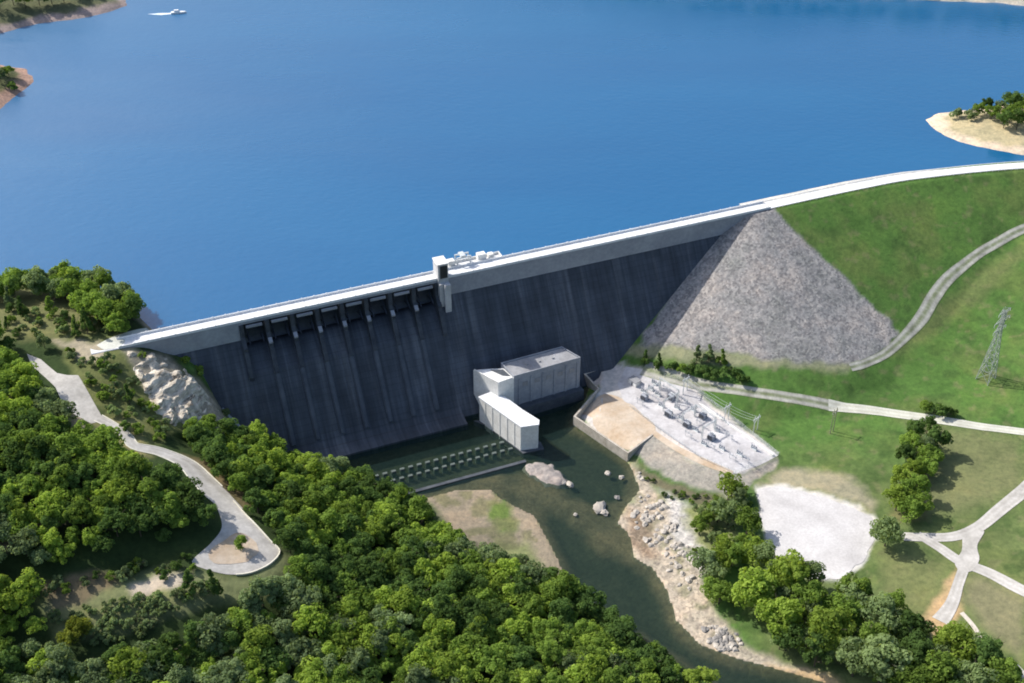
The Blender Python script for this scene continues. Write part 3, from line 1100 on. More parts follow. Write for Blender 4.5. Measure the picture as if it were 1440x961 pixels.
# bridge deck over the gates and crest roadway
mb = MB()
mb.box(-111.68, 1.38, -4.5, 4.5, 70.4, 72)
mb.build('spillway_bridge', M['clean_concrete'], dam)
mb = MB()
mb.box(-189.9, 226, -3.7, 3.7, 72.004, 72.05)
mb.build('crest_roadway', M['crest_white'], dam)
for sg in (-1, 1):
    mb = MB()
    mb.box(-176, 226, min(sg * 3.72, sg * 4.62), max(sg * 3.72, sg * 4.62), 72.004, 72.3)
    for s in np.arange(-175, 225, 7.1):
        mb.box(s, s + .5, min(sg * 4.0, sg * 4.56), max(sg * 4.0, sg * 4.56), 73.354, 73.7)
    mb.box(-176, 226, min(sg * 4.05, sg * 4.5), max(sg * 4.05, sg * 4.5), 72.302, 73.35)
    mb.build('parapet', M['crest_white'], dam)
# elevator tower
tw = empty('elevator_tower', (0, 0, 0))
tw.parent = dam
mb = MB()
mb.box(2.0, 8.2, -6.0, 2.5, 62, 82.4)
mb.box(4.6, 8.2, -9.8, -6.01, 44, 70.5)
mb.box(2.1, 4.5, -7.8, -6.01, 52, 70.5)
b_ = mb.build('tower_shaft', M['tower'], tw)
mb = MB()
mb.box(1.7, 8.5, -6.3, 2.8, 82.4, 83.1)
mb.build('tower_roof', M['white_concrete'], tw)
mb = MB()
mb.box(3.2, 7.6, -6.12, -5.95, 73.4, 81.6)
mb.build('window', M['glass_dark'], tw)
mb = MB()
mb.box(8.15, 8.32, -4.4, 1.0, 72.4, 80)
mb.build('door', M['dark_steel'], tw)
# intake deck on the lake side
dk = MB()
dk.box(9.8, 46, 4.65, 10.5, 60, 71.9)
dkb = dk.build('intake_deck', M['crest_white'], dam)
mb = MB()
for s0, s1, y0, y1, h in ((10, 26, 9.9, 10.4, 1.5), (26, 46, 9.9, 10.4, 1.5), (45.4, 45.9, 4.7, 9.9, 1.5), (12.5, 16.5, 5.6, 9.2, 4.2), (31, 36, 5.8, 9.4, 4.4), (38, 41, 6, 9.2, 3.0)):
    mb.box(s0, s1, y0, y1, 71.9, 71.9 + h)
mb.build('hoist_house', M['white_concrete'], dkb)
mb = MB()
for s in (18, 26):
    for y in (5.4, 9.3):
        mb.box(s - .3, s + .3, y - .3, y + .3, 71.9, 77)
mb.box(17.6, 26.4, 5.0, 5.7, 77, 77.8)
mb.box(17.6, 26.4, 9.0, 9.7, 77, 77.8)
mb.box(20, 23, 4.8, 9.9, 77.8, 78.8)
mb.build('gantry_crane', M['steel'], dkb)
# cross joints, faint
# training wall
pl = [(s, -n) for s, n in [(8.9, 50.5), (16.5, 49.0), (23.0, 56.5), (27.3, 70.5), (32.2, 82.5), (30.4, 86.0), (20.6, 84.2)]]
trw = empty('training_wall', (O[0], O[1], 0), ROT)
tag(trw, 'massive white concrete pier wall jutting from the dam toe beside the powerhouse', 'wall')
mb = MB()
mb.prism(pl, -5, 17.2)
mb.build('wall_body', M['white_concrete'], trw)
cen = np.mean(np.array(pl), axis=0)
mb = MB()
mb.prism([tuple(cen + (np.array(p) - cen) * 1.03) for p in pl], 17.2, 18.1)
mb.build('coping', M['crest_white'], trw)
mb = MB()
for f in (.15, .32, .5, .68, .85):
    a, b = np.array(pl[0]), np.array(pl[-1])
    q = a + (b - a) * f
    dv = (b - a) / np.linalg.norm(b - a)
    nv = np.array([-dv[1], dv[0]])
    nv = nv if nv[0] < 0 else -nv
    mb.prism([tuple(q - dv * .35 - nv * .1), tuple(q + dv * .35 - nv * .1), tuple(q + dv * .35 + nv * .22), tuple(q - dv * .35 + nv * .22)], -2, 17.1)
mb.build('wall_rib', M['white_concrete'], trw)
mb = MB()
mb.prism([(6.0, -49), (11.0, -56.3), (21.0, -87), (33.4, -88), (34, -82), (24, -56)], -5, .7)
mb.build('footing', M['dark_concrete'], trw)

# powerhouse
ph = empty('powerhouse', (O[0], O[1], 0), ROT)
tag(ph, 'long grey flat roofed concrete powerhouse at the foot of the dam', 'powerhouse')
hp = [(27.6, -37.6), (67.2, -36.2), (72.8, -50.4), (29.6, -52.6)]
mb = MB()
mb.prism(hp, 7, 27.6)
wl = mb.build('wall', M['grey_concrete'], ph)
mb = MB()
hp2 = [(28.6, -38.6), (66.6, -37.2), (71.8, -49.8), (30.4, -51.8)]
mb.prism(hp2, 27.603, 27.9)
rf = mb.build('roof', M['roof_grey'], ph)
mb = MB()
for i in range(4):
    a, b = np.array(hp[i]), np.array(hp[(i + 1) % 4])
    c, d_ = np.array(hp2[i]), np.array(hp2[(i + 1) % 4])
    c, d_ = a + (c - a) * .55, b + (d_ - b) * .55
    mb.prism([tuple(a), tuple(b), tuple(d_), tuple(c)], 27.605, 28.6)
mb.build('roof_parapet', M['grey_concrete'], ph)
mb = MB()
for s in (36, 44, 52, 60):
    mb.box(s, s + .3, -51.0, -38.6, 27.9, 28.02)
mb.build('roof_seam', M['grey_concrete'], rf)
for s in (40.5, 48.5, 57):
    mb = MB()
    mb.box(s, s + 1.2, -45, -43.6, 27.9, 28.6)
    mb.build('roof_vent', M['roof_grey'], rf)
mb = MB()
mb.prism([(29.0, -38), (72.5, -36.5), (74.0, -54.5), (29.4, -57)], -5, 6.99)
mb.build('draft_tube_deck', M['dark_concrete'], ph)
mb = MB()
for s in np.linspace(33, 71, 6):
    n0 = 52.6 - (s - 29.6) * .051
    mb.box(s - .5, s + .5, -n0 - .5, -n0 + .3, 7.01, 25.5)
mb.build('wall_pilaster', M['grey_concrete'], ph)
for s in np.linspace(36.8, 67.2, 5):
    n0 = 52.6 - (s - 29.6) * .051
    mb = MB()
    mb.box(s - 1.6, s + 1.6, -n0 - .25, -n0 + .2, 19.5, 22.5)
    mb.build('louvre', M['roof_grey'], ph)
mb = MB()
mb.prism([(10.8, -36.6), (19.3, -38.8), (27.55, -41.5), (29.55, -52.7), (19.2, -54.2)], -4, 27.2)
mb.build('service_block', M['white_concrete'], ph)
mb = MB()
mb.prism([(19.8, -40.2), (27.0, -42.6), (28.6, -50.5), (24.5, -48.2)], 27.204, 27.35)
mb.build('service_roof_shade', M['dark_concrete'], ph)  # dark sheet painting the shaded notch in the service block roof
mb = MB()
for a_, b_2 in (((10.8, -36.6), (19.2, -54.2)), ((19.2, -54.2), (29.5, -52.7))):
    a_, b_2 = np.array(a_), np.array(b_2)
    dv = (b_2 - a_) / np.linalg.norm(b_2 - a_)
    nv = np.array([-dv[1], dv[0]]) * .5
    mb.prism([tuple(a_ + dv * .6), tuple(b_2 - dv * .6), tuple(b_2 - dv * .6 + nv), tuple(a_ + dv * .6 + nv)], 27.203, 28.1)
mb.build('service_parapet', M['white_concrete'], ph)
mb = MB()
mb.prism([(10, -28), (78, -28), (78, -36.0), (28, -37.4), (19.4, -38.6), (10.9, -36.4)], -4, 13)
mb.build('intake_gallery', M['dark_concrete'], ph)

# stilling basin end sill
sl = MB()
sl.box(-75, 20.0, -94.2, -92.2, -5, .55)
so = sl.build('end_sill', M['dark_concrete'])
so.location = (O[0], O[1], 0)
so.rotation_euler = (0, 0, ROT)
tag(so, 'long low dark concrete sill closing the stilling basin', 'sill')
# baffle blocks
bm_ = MB()
vs = [(-1.35, -1.1, -4), (1.35, -1.1, -4), (1.35, 1.5, -4), (-1.35, 1.5, -4), (-1.25, -.8, .95), (1.25, -.8, .95), (1.25, .7, .95), (-1.25, .7, .95)]
bm_.add(vs, [(0, 3, 2, 1), (4, 5, 6, 7), (0, 1, 5, 4), (1, 2, 6, 5), (2, 3, 7, 6), (3, 0, 4, 7)])
bdata = mesh_data('baffle_block', bm_.v, bm_.f, M['baffle'])
ORD = ['first', 'second', 'third', 'fourth', 'fifth', 'sixth', 'seventh', 'eighth', 'ninth', 'tenth', 'eleventh', 'twelfth',
       'thirteenth', 'fourteenth', 'fifteenth', 'sixteenth']
for row, (n, off, nm) in enumerate(((73.5, 0, 'upstream'), (80.5, 2.45, 'downstream'))):
    for k in range(16):
        s = 13.5 - 4.95 * k + off
        p = W(s, n)
        b = bpy.data.objects.new('baffle_block', bdata)
        b.location = (p[0], p[1], 0)
        b.rotation_euler = (0, 0, ROT)
        COL.objects.link(b)
        tag(b, f'concrete baffle block, {ORD[k]} from the white pier wall in the {nm} row', 'baffle block', 'baffle blocks in the stilling basin')

# retaining wall round the apron
rw = MB()
ln = [P(*p, 6)[:2] for p in [(870, 512), (822, 526), (842, 547), (808, 586), (883, 637), (917, 612)]]
for i in range(len(ln) - 1):
    a, b = np.array(ln[i]), np.array(ln[i + 1])
    dv = (b - a) / np.linalg.norm(b - a)
    nv = np.array([-dv[1], dv[0]]) * .55
    rw.prism([tuple(a - nv - dv * .5), tuple(b - nv + dv * .5), tuple(b + nv + dv * .5), tuple(a + nv - dv * .5)], -4, 6.3 + .003 * i)
o = rw.build('retaining_wall', M['retain'])
tag(o, 'pale concrete retaining wall between the tan apron and the tailrace pool', 'wall')

# ------------------------------------------------------------------ embankment crest road
crest = smooth_line([W(226.5, 0), W(300, 0), W(343, 3), W(418, 18), W(520, 52), W(640, 108)])
vs, fs = [], []
tg = np.gradient(crest, axis=0)
tg /= np.linalg.norm(tg, axis=1)[:, None]
nmv = np.c_[tg[:, 1], -tg[:, 0]]
for i, q in enumerate(crest):
    for f in (-4.4, -1.5, 1.5, 4.4):
        r_ = q + nmv[i] * f
        vs.append((r_[0], r_[1], 72.02))
for i in range(len(crest) - 1):
    for j in range(3):
        a = i * 4 + j
        fs.append((a, a + 1, a + 5, a + 4))
o = obj('embankment_crest_road', vs, fs, M['crest_white'])
tag(o, kind='structure')
for sg, lb in ((-1, 'white guard rail on the lake side of the curved embankment crest road'), (1, 'white guard rail on the grass side of the curved embankment crest road')):
    mb = MB()
    for i in range(0, len(crest) - 1, 2):
        q, q2 = crest[i] + nmv[i] * 4.9 * sg, crest[min(i + 2, len(crest) - 1)] + nmv[min(i + 2, len(crest) - 1)] * 4.9 * sg
        mb.tube((q[0], q[1], 71.2), (q[0], q[1], 72.8), .12, n=5)
        mb.tube((q[0], q[1], 72.65), (q2[0], q2[1], 72.65), .2, n=4)
    o = mb.build('guard_rail', M['crest_white'])
    tag(o, lb, 'guard rail')


# ------------------------------------------------------------------ trees
def crown_arrays(seed, H, RX, base, nl, leaf, nleaf, shape='round'):
    r = np.random.default_rng(seed)
    cen, rad, lt = [], [], []
    zc = (H + base) / 2
    hz_ = (H - base) / 2
    for k in range(nl):
        for _ in range(30):
            d = r.normal(size=3)
            d /= np.linalg.norm(d)
            if d[2] > -.45:
                break
        if shape == 'cone':
            f = r.random() ** .8
            z = base + f * (H - base) * .95
            rr_ = RX * (1 - f) * .75
            a = r.random() * 6.28
            c = np.array([math.cos(a) * rr_, math.sin(a) * rr_, z])
            rl = RX * (.42 - .22 * f)
        else:
            ru = .30 + .62 * r.random() ** .8
            c = np.array([d[0] * RX * ru, d[1] * RX * ru, zc + d[2] * hz_ * ru])
            rl = RX * (.19 + .24 * r.random() ** 1.3)
        cen.append(c)
        rad.append(rl)
        lt.append(r.random())
    V, T = [], []
    for c, rl, t_ in zip(cen, rad, lt):
        d = r.normal(size=(nleaf, 3))
        d /= np.linalg.norm(d, axis=1)[:, None]
        keep = d[:, 2] > -.55
        d = d[keep]
        m_ = len(d)
        pos = c + d * (rl * (.78 + .3 * r.random(m_)))[:, None] * np.array([1, 1, .85])
        nrm = d + r.normal(size=(m_, 3)) * .5 + np.array([-.12, 0, .4])
        nrm /= np.linalg.norm(nrm, axis=1)[:, None]
        u = np.cross(nrm, r.normal(size=(m_, 3)))
        u /= np.linalg.norm(u, axis=1)[:, None]
        w_ = np.cross(nrm, u)
        sz = leaf * (.6 + .8 * r.random(m_))[:, None]
        q = np.stack([pos - u * sz - w_ * sz * .7, pos + u * sz - w_ * sz * .7, pos + u * sz * .8 + w_ * sz * .7, pos - u * sz * .8 + w_ * sz * .7], 1)
        V.append(q.reshape(-1, 3))
        tn = np.clip(.15 + .5 * t_ + .45 * (r.random(m_) - .3), 0, 1)
        T.append(np.repeat(tn, 4))
    return np.concatenate(V), np.concatenate(T)


def quads_mesh(name, V, T, mats, fm=None):
    me = bpy.data.meshes.new(name)
    n4 = len(V)
    me.vertices.add(n4)
    me.vertices.foreach_set('co', V.astype(np.float32).ravel())
    me.loops.add(n4)
    me.loops.foreach_set('vertex_index', np.arange(n4, dtype=np.int32))
    me.polygons.add(n4 // 4)
    me.polygons.foreach_set('loop_start', np.arange(0, n4, 4, dtype=np.int32))
    for m_ in mats:
        me.materials.append(m_)
    if fm is not None:
        me.polygons.foreach_set('material_index', fm.astype(np.int32))
    me.update(calc_edges=True)
    a = me.attributes.new('tone', 'FLOAT', 'POINT')
    a.data.foreach_set('value', T.astype(np.float32))
    return me


def trunk_mesh(seed, H, base, r0):
    r = random.Random(seed)
    mb = MB()
    top = base + (H - base) * .55
    k = 4
    pts = [Vector((r.uniform(-.3, .3) * i / k, r.uniform(-.3, .3) * i / k, top * i / k - (.8 if i == 0 else 0))) for i in range(k + 1)]
    for i in range(k):
        mb.tube(pts[i], pts[i + 1], r0 * (1 - .2 * i), r0 * (1 - .2 * (i + 1)), 6)
    for i in range(6):
        a = i * 1.05 + r.random()
        z0 = base * .8 + (top - base * .8) * r.random()
        L = (H - base) * .38
        mb.tube((0, 0, z0), (math.cos(a) * L, math.sin(a) * L, z0 + L * .8), r0 * .4, .06, 5)
    return mesh_data('trunk', mb.v, mb.f, M['trunk'])


PROTO = {}


def proto(kind, i):
    """(crown arrays, trunk mesh) cached"""
    key = (kind, i)
    if key not in PROTO:
        s = hash_(kind) + i * 17
        if kind == 'broad':
            H, RX, base, nl = 13 + (i % 3) * 1.6, 5.4 + (i % 3) * .5, 1.4, 25 + i % 4
            V, T = crown_arrays(s, H, RX, base, nl, .37, 106)
        elif kind == 'tall':
            H, RX, base, nl = 18, 7.6, 1.6, 46
            V, T = crown_arrays(s, H, RX, base, nl, .42, 112)
        elif kind == 'cedar':
            H, RX, base, nl = 9.5, 2.7, .8, 17
            V, T = crown_arrays(s, H, RX, base, nl, .30, 75, 'cone')
        else:
            H, RX, base, nl = 3.4, 2.3, .2, 8
            V, T = crown_arrays(s, H, RX, base, nl, .28, 60)
        PROTO[key] = (V, T, trunk_mesh(s, H, base, {'broad': .32, 'tall': .5, 'cedar': .2, 'bush': .1}[kind]), H, RX, {})
    return PROTO[key]


def hash_(k):
    return {'broad': 100, 'tall': 300, 'cedar': 500, 'bush': 700}[k]


NPROTO = {'broad': 8, 'tall': 5, 'cedar': 3, 'bush': 3}
KNAME = {'broad': 'broadleaf_tree', 'tall': 'riverside_tree', 'cedar': 'conifer_tree', 'bush': 'bush'}


def plant(kind, x, y, z, tone, scale, label, cat, group):
    i = rng.randrange(NPROTO[kind])
    V, T, tm, H, RX, cache = proto(kind, i)
    if tone not in cache:
        cache[tone] = quads_mesh('crown', V, T, [LEAF[tone]])
    e = empty(KNAME[kind], (x, y, z - .1), rng.random() * 6.28)
    e.scale = (scale, scale, scale * rng.uniform(.9, 1.1))
    tag(e, label, cat, group)
    for nm_, me_ in (('crown', cache[tone]), ('trunk', tm)):
        c = bpy.data.objects.new(nm_, me_)
        c.parent = e
        COL.objects.link(c)
    return e


FA = [(-90, 470), (0, 462), (24, 490), (40, 520), (70, 560), (105, 592), (140, 606), (170, 634), (212, 652), (250, 672), (285, 703), (296, 722), (276, 740),
      (262, 745), (220, 752), (120, 768), (0, 782), (-90, 790)]
FB = [(256, 602), (300, 596), (345, 600), (400, 622), (440, 640), (490, 650), (530, 680), (592, 700), (640, 752), (700, 772), (745, 797), (805, 828),
      (858, 862), (912, 895), (966, 936), (1006, 958), (1030, 1130), (-140, 1130), (-90, 895), (40, 903), (110, 918), (190, 910), (262, 878), (320, 852), (370, 830),
      (412, 795), (400, 745), (360, 705), (318, 668), (290, 640)]
FC = [(-60, 812), (30, 806), (56, 825), (58, 868), (30, 890), (-60, 885)]
FD = [(-90, 400), (0, 392), (70, 390), (100, 380), (135, 395), (170, 400), (190, 428), (192, 455), (165, 458), (130, 440), (100, 412), (60, 410), (0, 408), (-90, 420)]


def scatter(poly, sp, lift, jit=.42, xr=(-330, 160), yr=(245, 640)):
    out = []
    ry = 0
    y = yr[0]
    while y < yr[1]:
        x = xr[0] + (ry % 2) * sp / 2
        while x < xr[1]:
            out.append((x + rng.uniform(-jit, jit) * sp, y + rng.uniform(-jit, jit) * sp))
            x += sp
        y += sp * .87
        ry += 1
    a = np.array(out)
    z = TZ(a[:, 0], a[:, 1])
    px, py = Q(a[:, 0], a[:, 1], z + lift)
    ok = poly_inside(px, py, poly) & (z > .4)
    s, n = SN(a[:, 0], a[:, 1])
    ok &= ~((s > -112) & (n < 52) & (n > -10))
    return [(a[k, 0], a[k, 1], z[k], px[k], py[k]) for k in np.nonzero(ok)[0]]


forest = []
for nm_, poly, sp, lift in (('A', FA, 7.3, 9), ('B', FB, 7.3, 9), ('C', FC, 7.5, 9), ('D', FD, 7.2, 8)):
    for x, y, z, px, py in scatter(poly, sp, lift):
        f = float(vnoise(np.array([x]), np.array([y]), 38, 61, 2)[0]) + rng.uniform(-.22, .22)
        tone = 'dark' if f < .36 else 'mid' if f < .53 else 'fresh' if f < .70 else 'grey'
        if nm_ == 'D':
            tone = rng.choice(['mid', 'mid', 'dark', 'grey'])
        if nm_ == 'C':
            tone = 'fresh'
        if nm_ == 'B' and px < 420 and py > 800:
            tone = rng.choice(['grey', 'mid', 'dark', 'fresh', 'grey'])
        forest.append([x, y, z, px, py, tone, rng.choice((rng.uniform(.62, .9), rng.uniform(.8, 1.1), rng.uniform(.95, 1.28))), nm_])
print('FOREST', len(forest), {k: sum(f[7] == k for f in forest) for k in 'ABCD'})

REGION = {'A': ('in the wood on the hilltop left of the overlook road', 'trees of the hilltop wood left of the overlook road'),
          'B': ('in the wood on the slope below the overlook', 'trees of the wooded slope above the river'),
          'C': ('standing at the left edge of the scrub clearing', 'trees left of the scrub clearing'),
          'D': ('in the lakeside wood by the left end of the dam', 'trees of the lakeside wood')}
MARKS = [(110, 560, 'the overlook parking area'), (200, 632, 'the narrow overlook road bend'), (300, 690, 'the widening overlook road'),
         (335, 770, 'the turnaround loop'), (380, 625, 'the rock outcrop foot'), (470, 660, 'the spillway toe'), (570, 690, 'the stilling basin end'),
         (650, 730, 'the tan gravel bar'), (760, 790, 'the narrow gravel tongue'), (860, 870, 'the middle river bend'), (960, 930, 'the lower river'),
         (150, 840, 'the scrub clearing'), (280, 830, 'the pale clearing rocks'), (0, 650, 'the left photo edge'), (0, 940, 'the bottom left corner'),
         (250, 960, 'the left bottom edge'), (550, 960, 'the middle bottom edge'), (800, 960, 'the right bottom edge'),
         (100, 440, 'the lakeside grass patch'), (190, 440, 'the lake shore'), (230, 760, 'the deep shade strip'), (450, 830, 'the slope wood middle')]


def where(px, py):
    k = min(MARKS, key=lambda m_: (m_[0] - px) ** 2 + (m_[1] - py) ** 2)
    dx, dy = px - k[0], py - k[1]
    if abs(dx) > abs(dy) * 1.2:
        rel = 'right of' if dx > 0 else 'left of'
    else:
        rel = 'below' if dy > 0 else 'above'
    dist = math.hypot(dx, dy)
    near = 'just ' if dist < 30 else '' if dist < 75 else 'well '
    return near + rel + ' ' + k[2]


vis = [f for f in forest if -14 < f[3] < 1454 and f[4] < 975]
vis.sort(key=lambda f: (f[0] ** 2 + f[1] ** 2 + (HC - f[2]) ** 2) / f[6] ** 2)
solo = vis[:265]
solo_id = {id(f) for f in solo}
cand = {}
for f in solo:
    size = 'small' if f[6] < .83 else 'large' if f[6] > 1.0 else 'middling'
    f.append(f'{size} {TONE_WORD[f[5]]} tree {where(f[3], f[4])}')
    cand.setdefault(f[8], []).append(f)
for lab, fs_ in cand.items():
    if len(fs_) == 2:
        fs_.sort(key=lambda f: f[3])
        fs_[0][8], fs_[1][8] = 'left of two: ' + lab, 'right of two: ' + lab
    elif len(fs_) >= 3:
        fs_.sort(key=lambda f: f[3])
        if len(fs_) == 3:
            for f, w_ in zip(fs_, ('leftmost', 'middle', 'rightmost')):
                f[8] = f'{w_} of three: ' + lab
        else:
            for k, f in enumerate(fs_):
                f[8] = f'{ORD[k]} from left: ' + lab
for f in solo:
    plant('broad', f[0], f[1], f[2], f[5], f[6], f[8], 'tree', REGION[f[7]][1])

# the rest of the wood, farther off or wholly outside the frame
VV, TT, FM = [], [], []
tones = list(LEAF)


def stuff_tree(kind, x, y, z, tone, scale):
    V, T, *_ = proto(kind, rng.randrange(NPROTO[kind]))
    a = rng.random() * 6.28
    ca, sa = math.cos(a) * scale, math.sin(a) * scale
    W_ = np.c_[V[:, 0] * ca - V[:, 1] * sa + x, V[:, 0] * sa + V[:, 1] * ca + y, V[:, 2] * scale + z]
    VV.append(W_)
    TT.append(np.clip(T + rng.uniform(-.15, .15), 0, 1))
    FM.append(np.full(len(V) // 4, tones.index(tone)))


for f in forest:
    if id(f) not in solo_id:
        stuff_tree('broad', f[0], f[1], f[2], f[5], f[6])
me = quads_mesh('woodland', np.concatenate(VV), np.concatenate(TT), [LEAF[t_] for t_ in tones], np.concatenate(FM))
o = bpy.data.objects.new('woodland', me)
COL.objects.link(o)
tag(o, 'dense green woodland filling the hill left of the overlook road', 'woodland', kind='stuff')

# far woods beyond the lake
VV, TT, FM = [], [], []


def far_fill(hz, poly, sp, kind, dmin, tone_w, scale=(.8, 1.2), lim=None):
    xs, ys = [p[0] for p in poly], [p[1] for p in poly]
    x = min(xs)
    n_ = 0
    while x < max(xs):
        y = min(ys)
        while y < max(ys):
            qx, qy = x + rng.uniform(-.5, .5) * sp, y + rng.uniform(-.5, .5) * sp
            d = -float(sdf(np.array([qx]), np.array([qy]), poly)[0])
            if d > dmin and (lim is None or lim(qx, qy, d)):
                stuff_tree(kind, qx, qy, hz(qx, qy), rng.choice(tone_w), rng.uniform(*scale))
                n_ += 1
            y += sp
        x += sp
    return n_


def lim_far(x, y, d):
    return d < 60


n1 = far_fill(hz_far, FARS, 15, 'broad', 12, ['mid', 'dark'], (1.0, 1.5), lim_far)
for hz_, po in ((hz_top, TOPH), (hz_near, NEARH)):
    far_fill(hz_, po, 13, 'broad', 10, ['mid', 'dark', 'grey'], (.7, 1.1), lambda x, y, d: Q(x, y, LAKE + 10)[0] < -25)
far_fill(hz_spit, SPIT, 13, 'broad', 10, ['mid', 'dark', 'grey'], (.7, 1.1), lambda x, y, d: Q(x, y, LAKE + 10)[0] > 1475)
print('far', n1)
me = quads_mesh('far_woods', np.concatenate(VV), np.concatenate(TT), [LEAF[t_] for t_ in tones], np.concatenate(FM))
o = bpy.data.objects.new('far_woods', me)
COL.objects.link(o)
tag(o, 'dark woods on the hills and points across the lake', 'woodland', kind='stuff')


# trees one can tell apart: (px, py of the crown, kind, tone, scale, label)
def stand(lst, cat, group, big):
    for px, py, kind, tone, scale, label in lst:
        scale *= big
        lift = {'broad': 8, 'tall': 11, 'cedar': 4.5, 'bush': 1.6}[kind] * scale
        p = G(px, py, lift)
        plant(kind, p[0], p[1], float(TZ(p[0], p[1])), tone, scale, label, cat, group)


stand([
    (985, 738, 'broad', 'mid', .6, 'small mid green tree on the white rock bank, leftmost of the riverside trees'),
    (1012, 716, 'broad', 'mid', .65, 'small tree just below the tip of the grey stone slope'),
    (1040, 700, 'broad', 'grey', .62, 'small greyish tree left of the gravel lot top corner'),
    (1052, 735, 'broad', 'mid', .75, 'rounded tree beside the upper left side of the gravel lot'),
    (1020, 768, 'broad', 'fresh', .8, 'bright tree between the rock bank and the gravel lot'),
    (990, 790, 'broad', 'grey', .75, 'greyish tree on the inner edge of the white rock bank'),
    (1062, 775, 'broad', 'fresh', .85, 'bright tree left of the narrow part of the gravel lot'),
    (1005, 825, 'broad', 'mid', .7, 'mid green tree above the dark stone pile'),
    (1060, 822, 'tall', 'fresh', .9, 'big bright spreading tree below left of the gravel lot'),
    (1110, 805, 'tall', 'fresh', .85, 'big bright tree overhanging the bottom of the gravel lot'),
    (1098, 862, 'tall', 'fresh', .9, 'big bright green tree nearest the lower river bank'),
    (1140, 838, 'tall', 'mid', .8, 'mid green tree right of the big bright spreading tree'),
    (1165, 880, 'tall', 'fresh', .95, 'big bright tree in the middle of the riverside grove'),
    (1205, 828, 'broad', 'mid', 1.0, 'tree just below the right bottom of the gravel lot'),
    (1190, 858, 'tall', 'mid', .75, 'mid green tree between the gravel lot and the grey crowned tree'),
    (1240, 862, 'tall', 'pale', .8, 'pale tree at the upper right of the riverside grove'),
    (1245, 925, 'tall', 'pale', 1.0, 'big pale greyish tree near the bottom of the riverside grove'),
    (1205, 925, 'tall', 'pale', .75, 'smaller pale greyish tree left of the biggest pale one'),
    (1285, 880, 'broad', 'dark', 1.0, 'dark green tree left of the ramp road end'),
    (1290, 915, 'tall', 'dark', .75, 'dark green tree right of the biggest pale tree'),
    (1345, 900, 'tall', 'fresh', .78, 'bright rounded tree covering the end of the ramp road'),
    (1385, 920, 'broad', 'dark', 1.05, 'dark green tree right of the bright rounded one at the ramp end'),
    (1320, 945, 'tall', 'mid', .8, 'mid green tree below the bright rounded one at the ramp end'),
    (1370, 955, 'tall', 'pale', .8, 'pale tree at the bottom edge right of the grove'),
    (1410, 955, 'broad', 'mid', 1.0, 'rightmost tree of the riverside grove at the bottom edge'),
    (1280, 960, 'tall', 'mid', .8, 'mid green tree at the bottom edge below the pale trees'),
    (1150, 915, 'broad', 'dark', .9, 'dark green tree by the orange lower bank'),
    (1108, 895, 'broad', 'dark', .8, 'dark green tree above the orange bank at the river bend'),
    (1225, 895, 'broad', 'mid', .95, 'mid green tree above the biggest pale tree'),
    (1335, 990, 'tall', 'dark', .8, 'dark tree half cut by the bottom photo edge'),
    (985, 952, 'broad', 'fresh', .95, 'bright tree at the bottom edge on the left bank of the river'),
], 'tree', 'trees of the riverside grove', 1.5)
stand([
    (1286, 606, 'broad', 'dark', .72, 'dark tree overlapping the lower edge of the white road'),
    (1318, 618, 'broad', 'dark', .85, 'dark dense tree, rightmost of the roadside clump'),
    (1300, 628, 'broad', 'grey', .72, 'greyish tree in the middle of the roadside clump'),
    (1276, 640, 'broad', 'dark', .78, 'dark tree on the upper left of the roadside clump'),
    (1304, 655, 'broad', 'mid', .78, 'green tree on the right side of the roadside clump below the dense one'),
    (1268, 668, 'broad', 'fresh', .72, 'bright tree on the left side of the roadside clump'),
    (1290, 684, 'broad', 'mid', .82, 'mid green tree low in the roadside clump'),
    (1264, 700, 'broad', 'fresh', .78, 'bright tree at the lower left of the roadside clump'),
    (1292, 708, 'broad', 'mid', .74, 'green tree at the bottom of the roadside clump'),
    (1310, 640, 'broad', 'mid', .75, 'mid green tree on the right of the roadside clump below the dense dark one'),
    (1282, 622, 'broad', 'mid', .72, 'mid green tree in the upper left of the roadside clump'),
    (1284, 660, 'broad', 'fresh', .78, 'bright tree in the centre of the roadside clump'),
    (1276, 690, 'broad', 'mid', .75, 'mid green tree in the lower left of the roadside clump'),
    (1278, 716, 'broad', 'mid', .72, 'lowest mid green tree of the roadside clump'),
    (1306, 596, 'broad', 'dark', .6, 'small dark tree at the top of the roadside clump against the white road'),
    (1250, 745, 'broad', 'pale', .98, 'lone pale greyish tree between the gravel lot and the road fork'),
    (1304, 572, 'bush', 'mid', 1.5, 'dark bush on the upper side of the white road'),
    (1322, 576, 'bush', 'dark', 1.7, 'darker bush on the upper side of the white road'),
    (1335, 580, 'bush', 'dark', 1.2, 'rightmost bush on the upper side of the white road'),
], 'tree', 'trees of the roadside clump', 1.45)
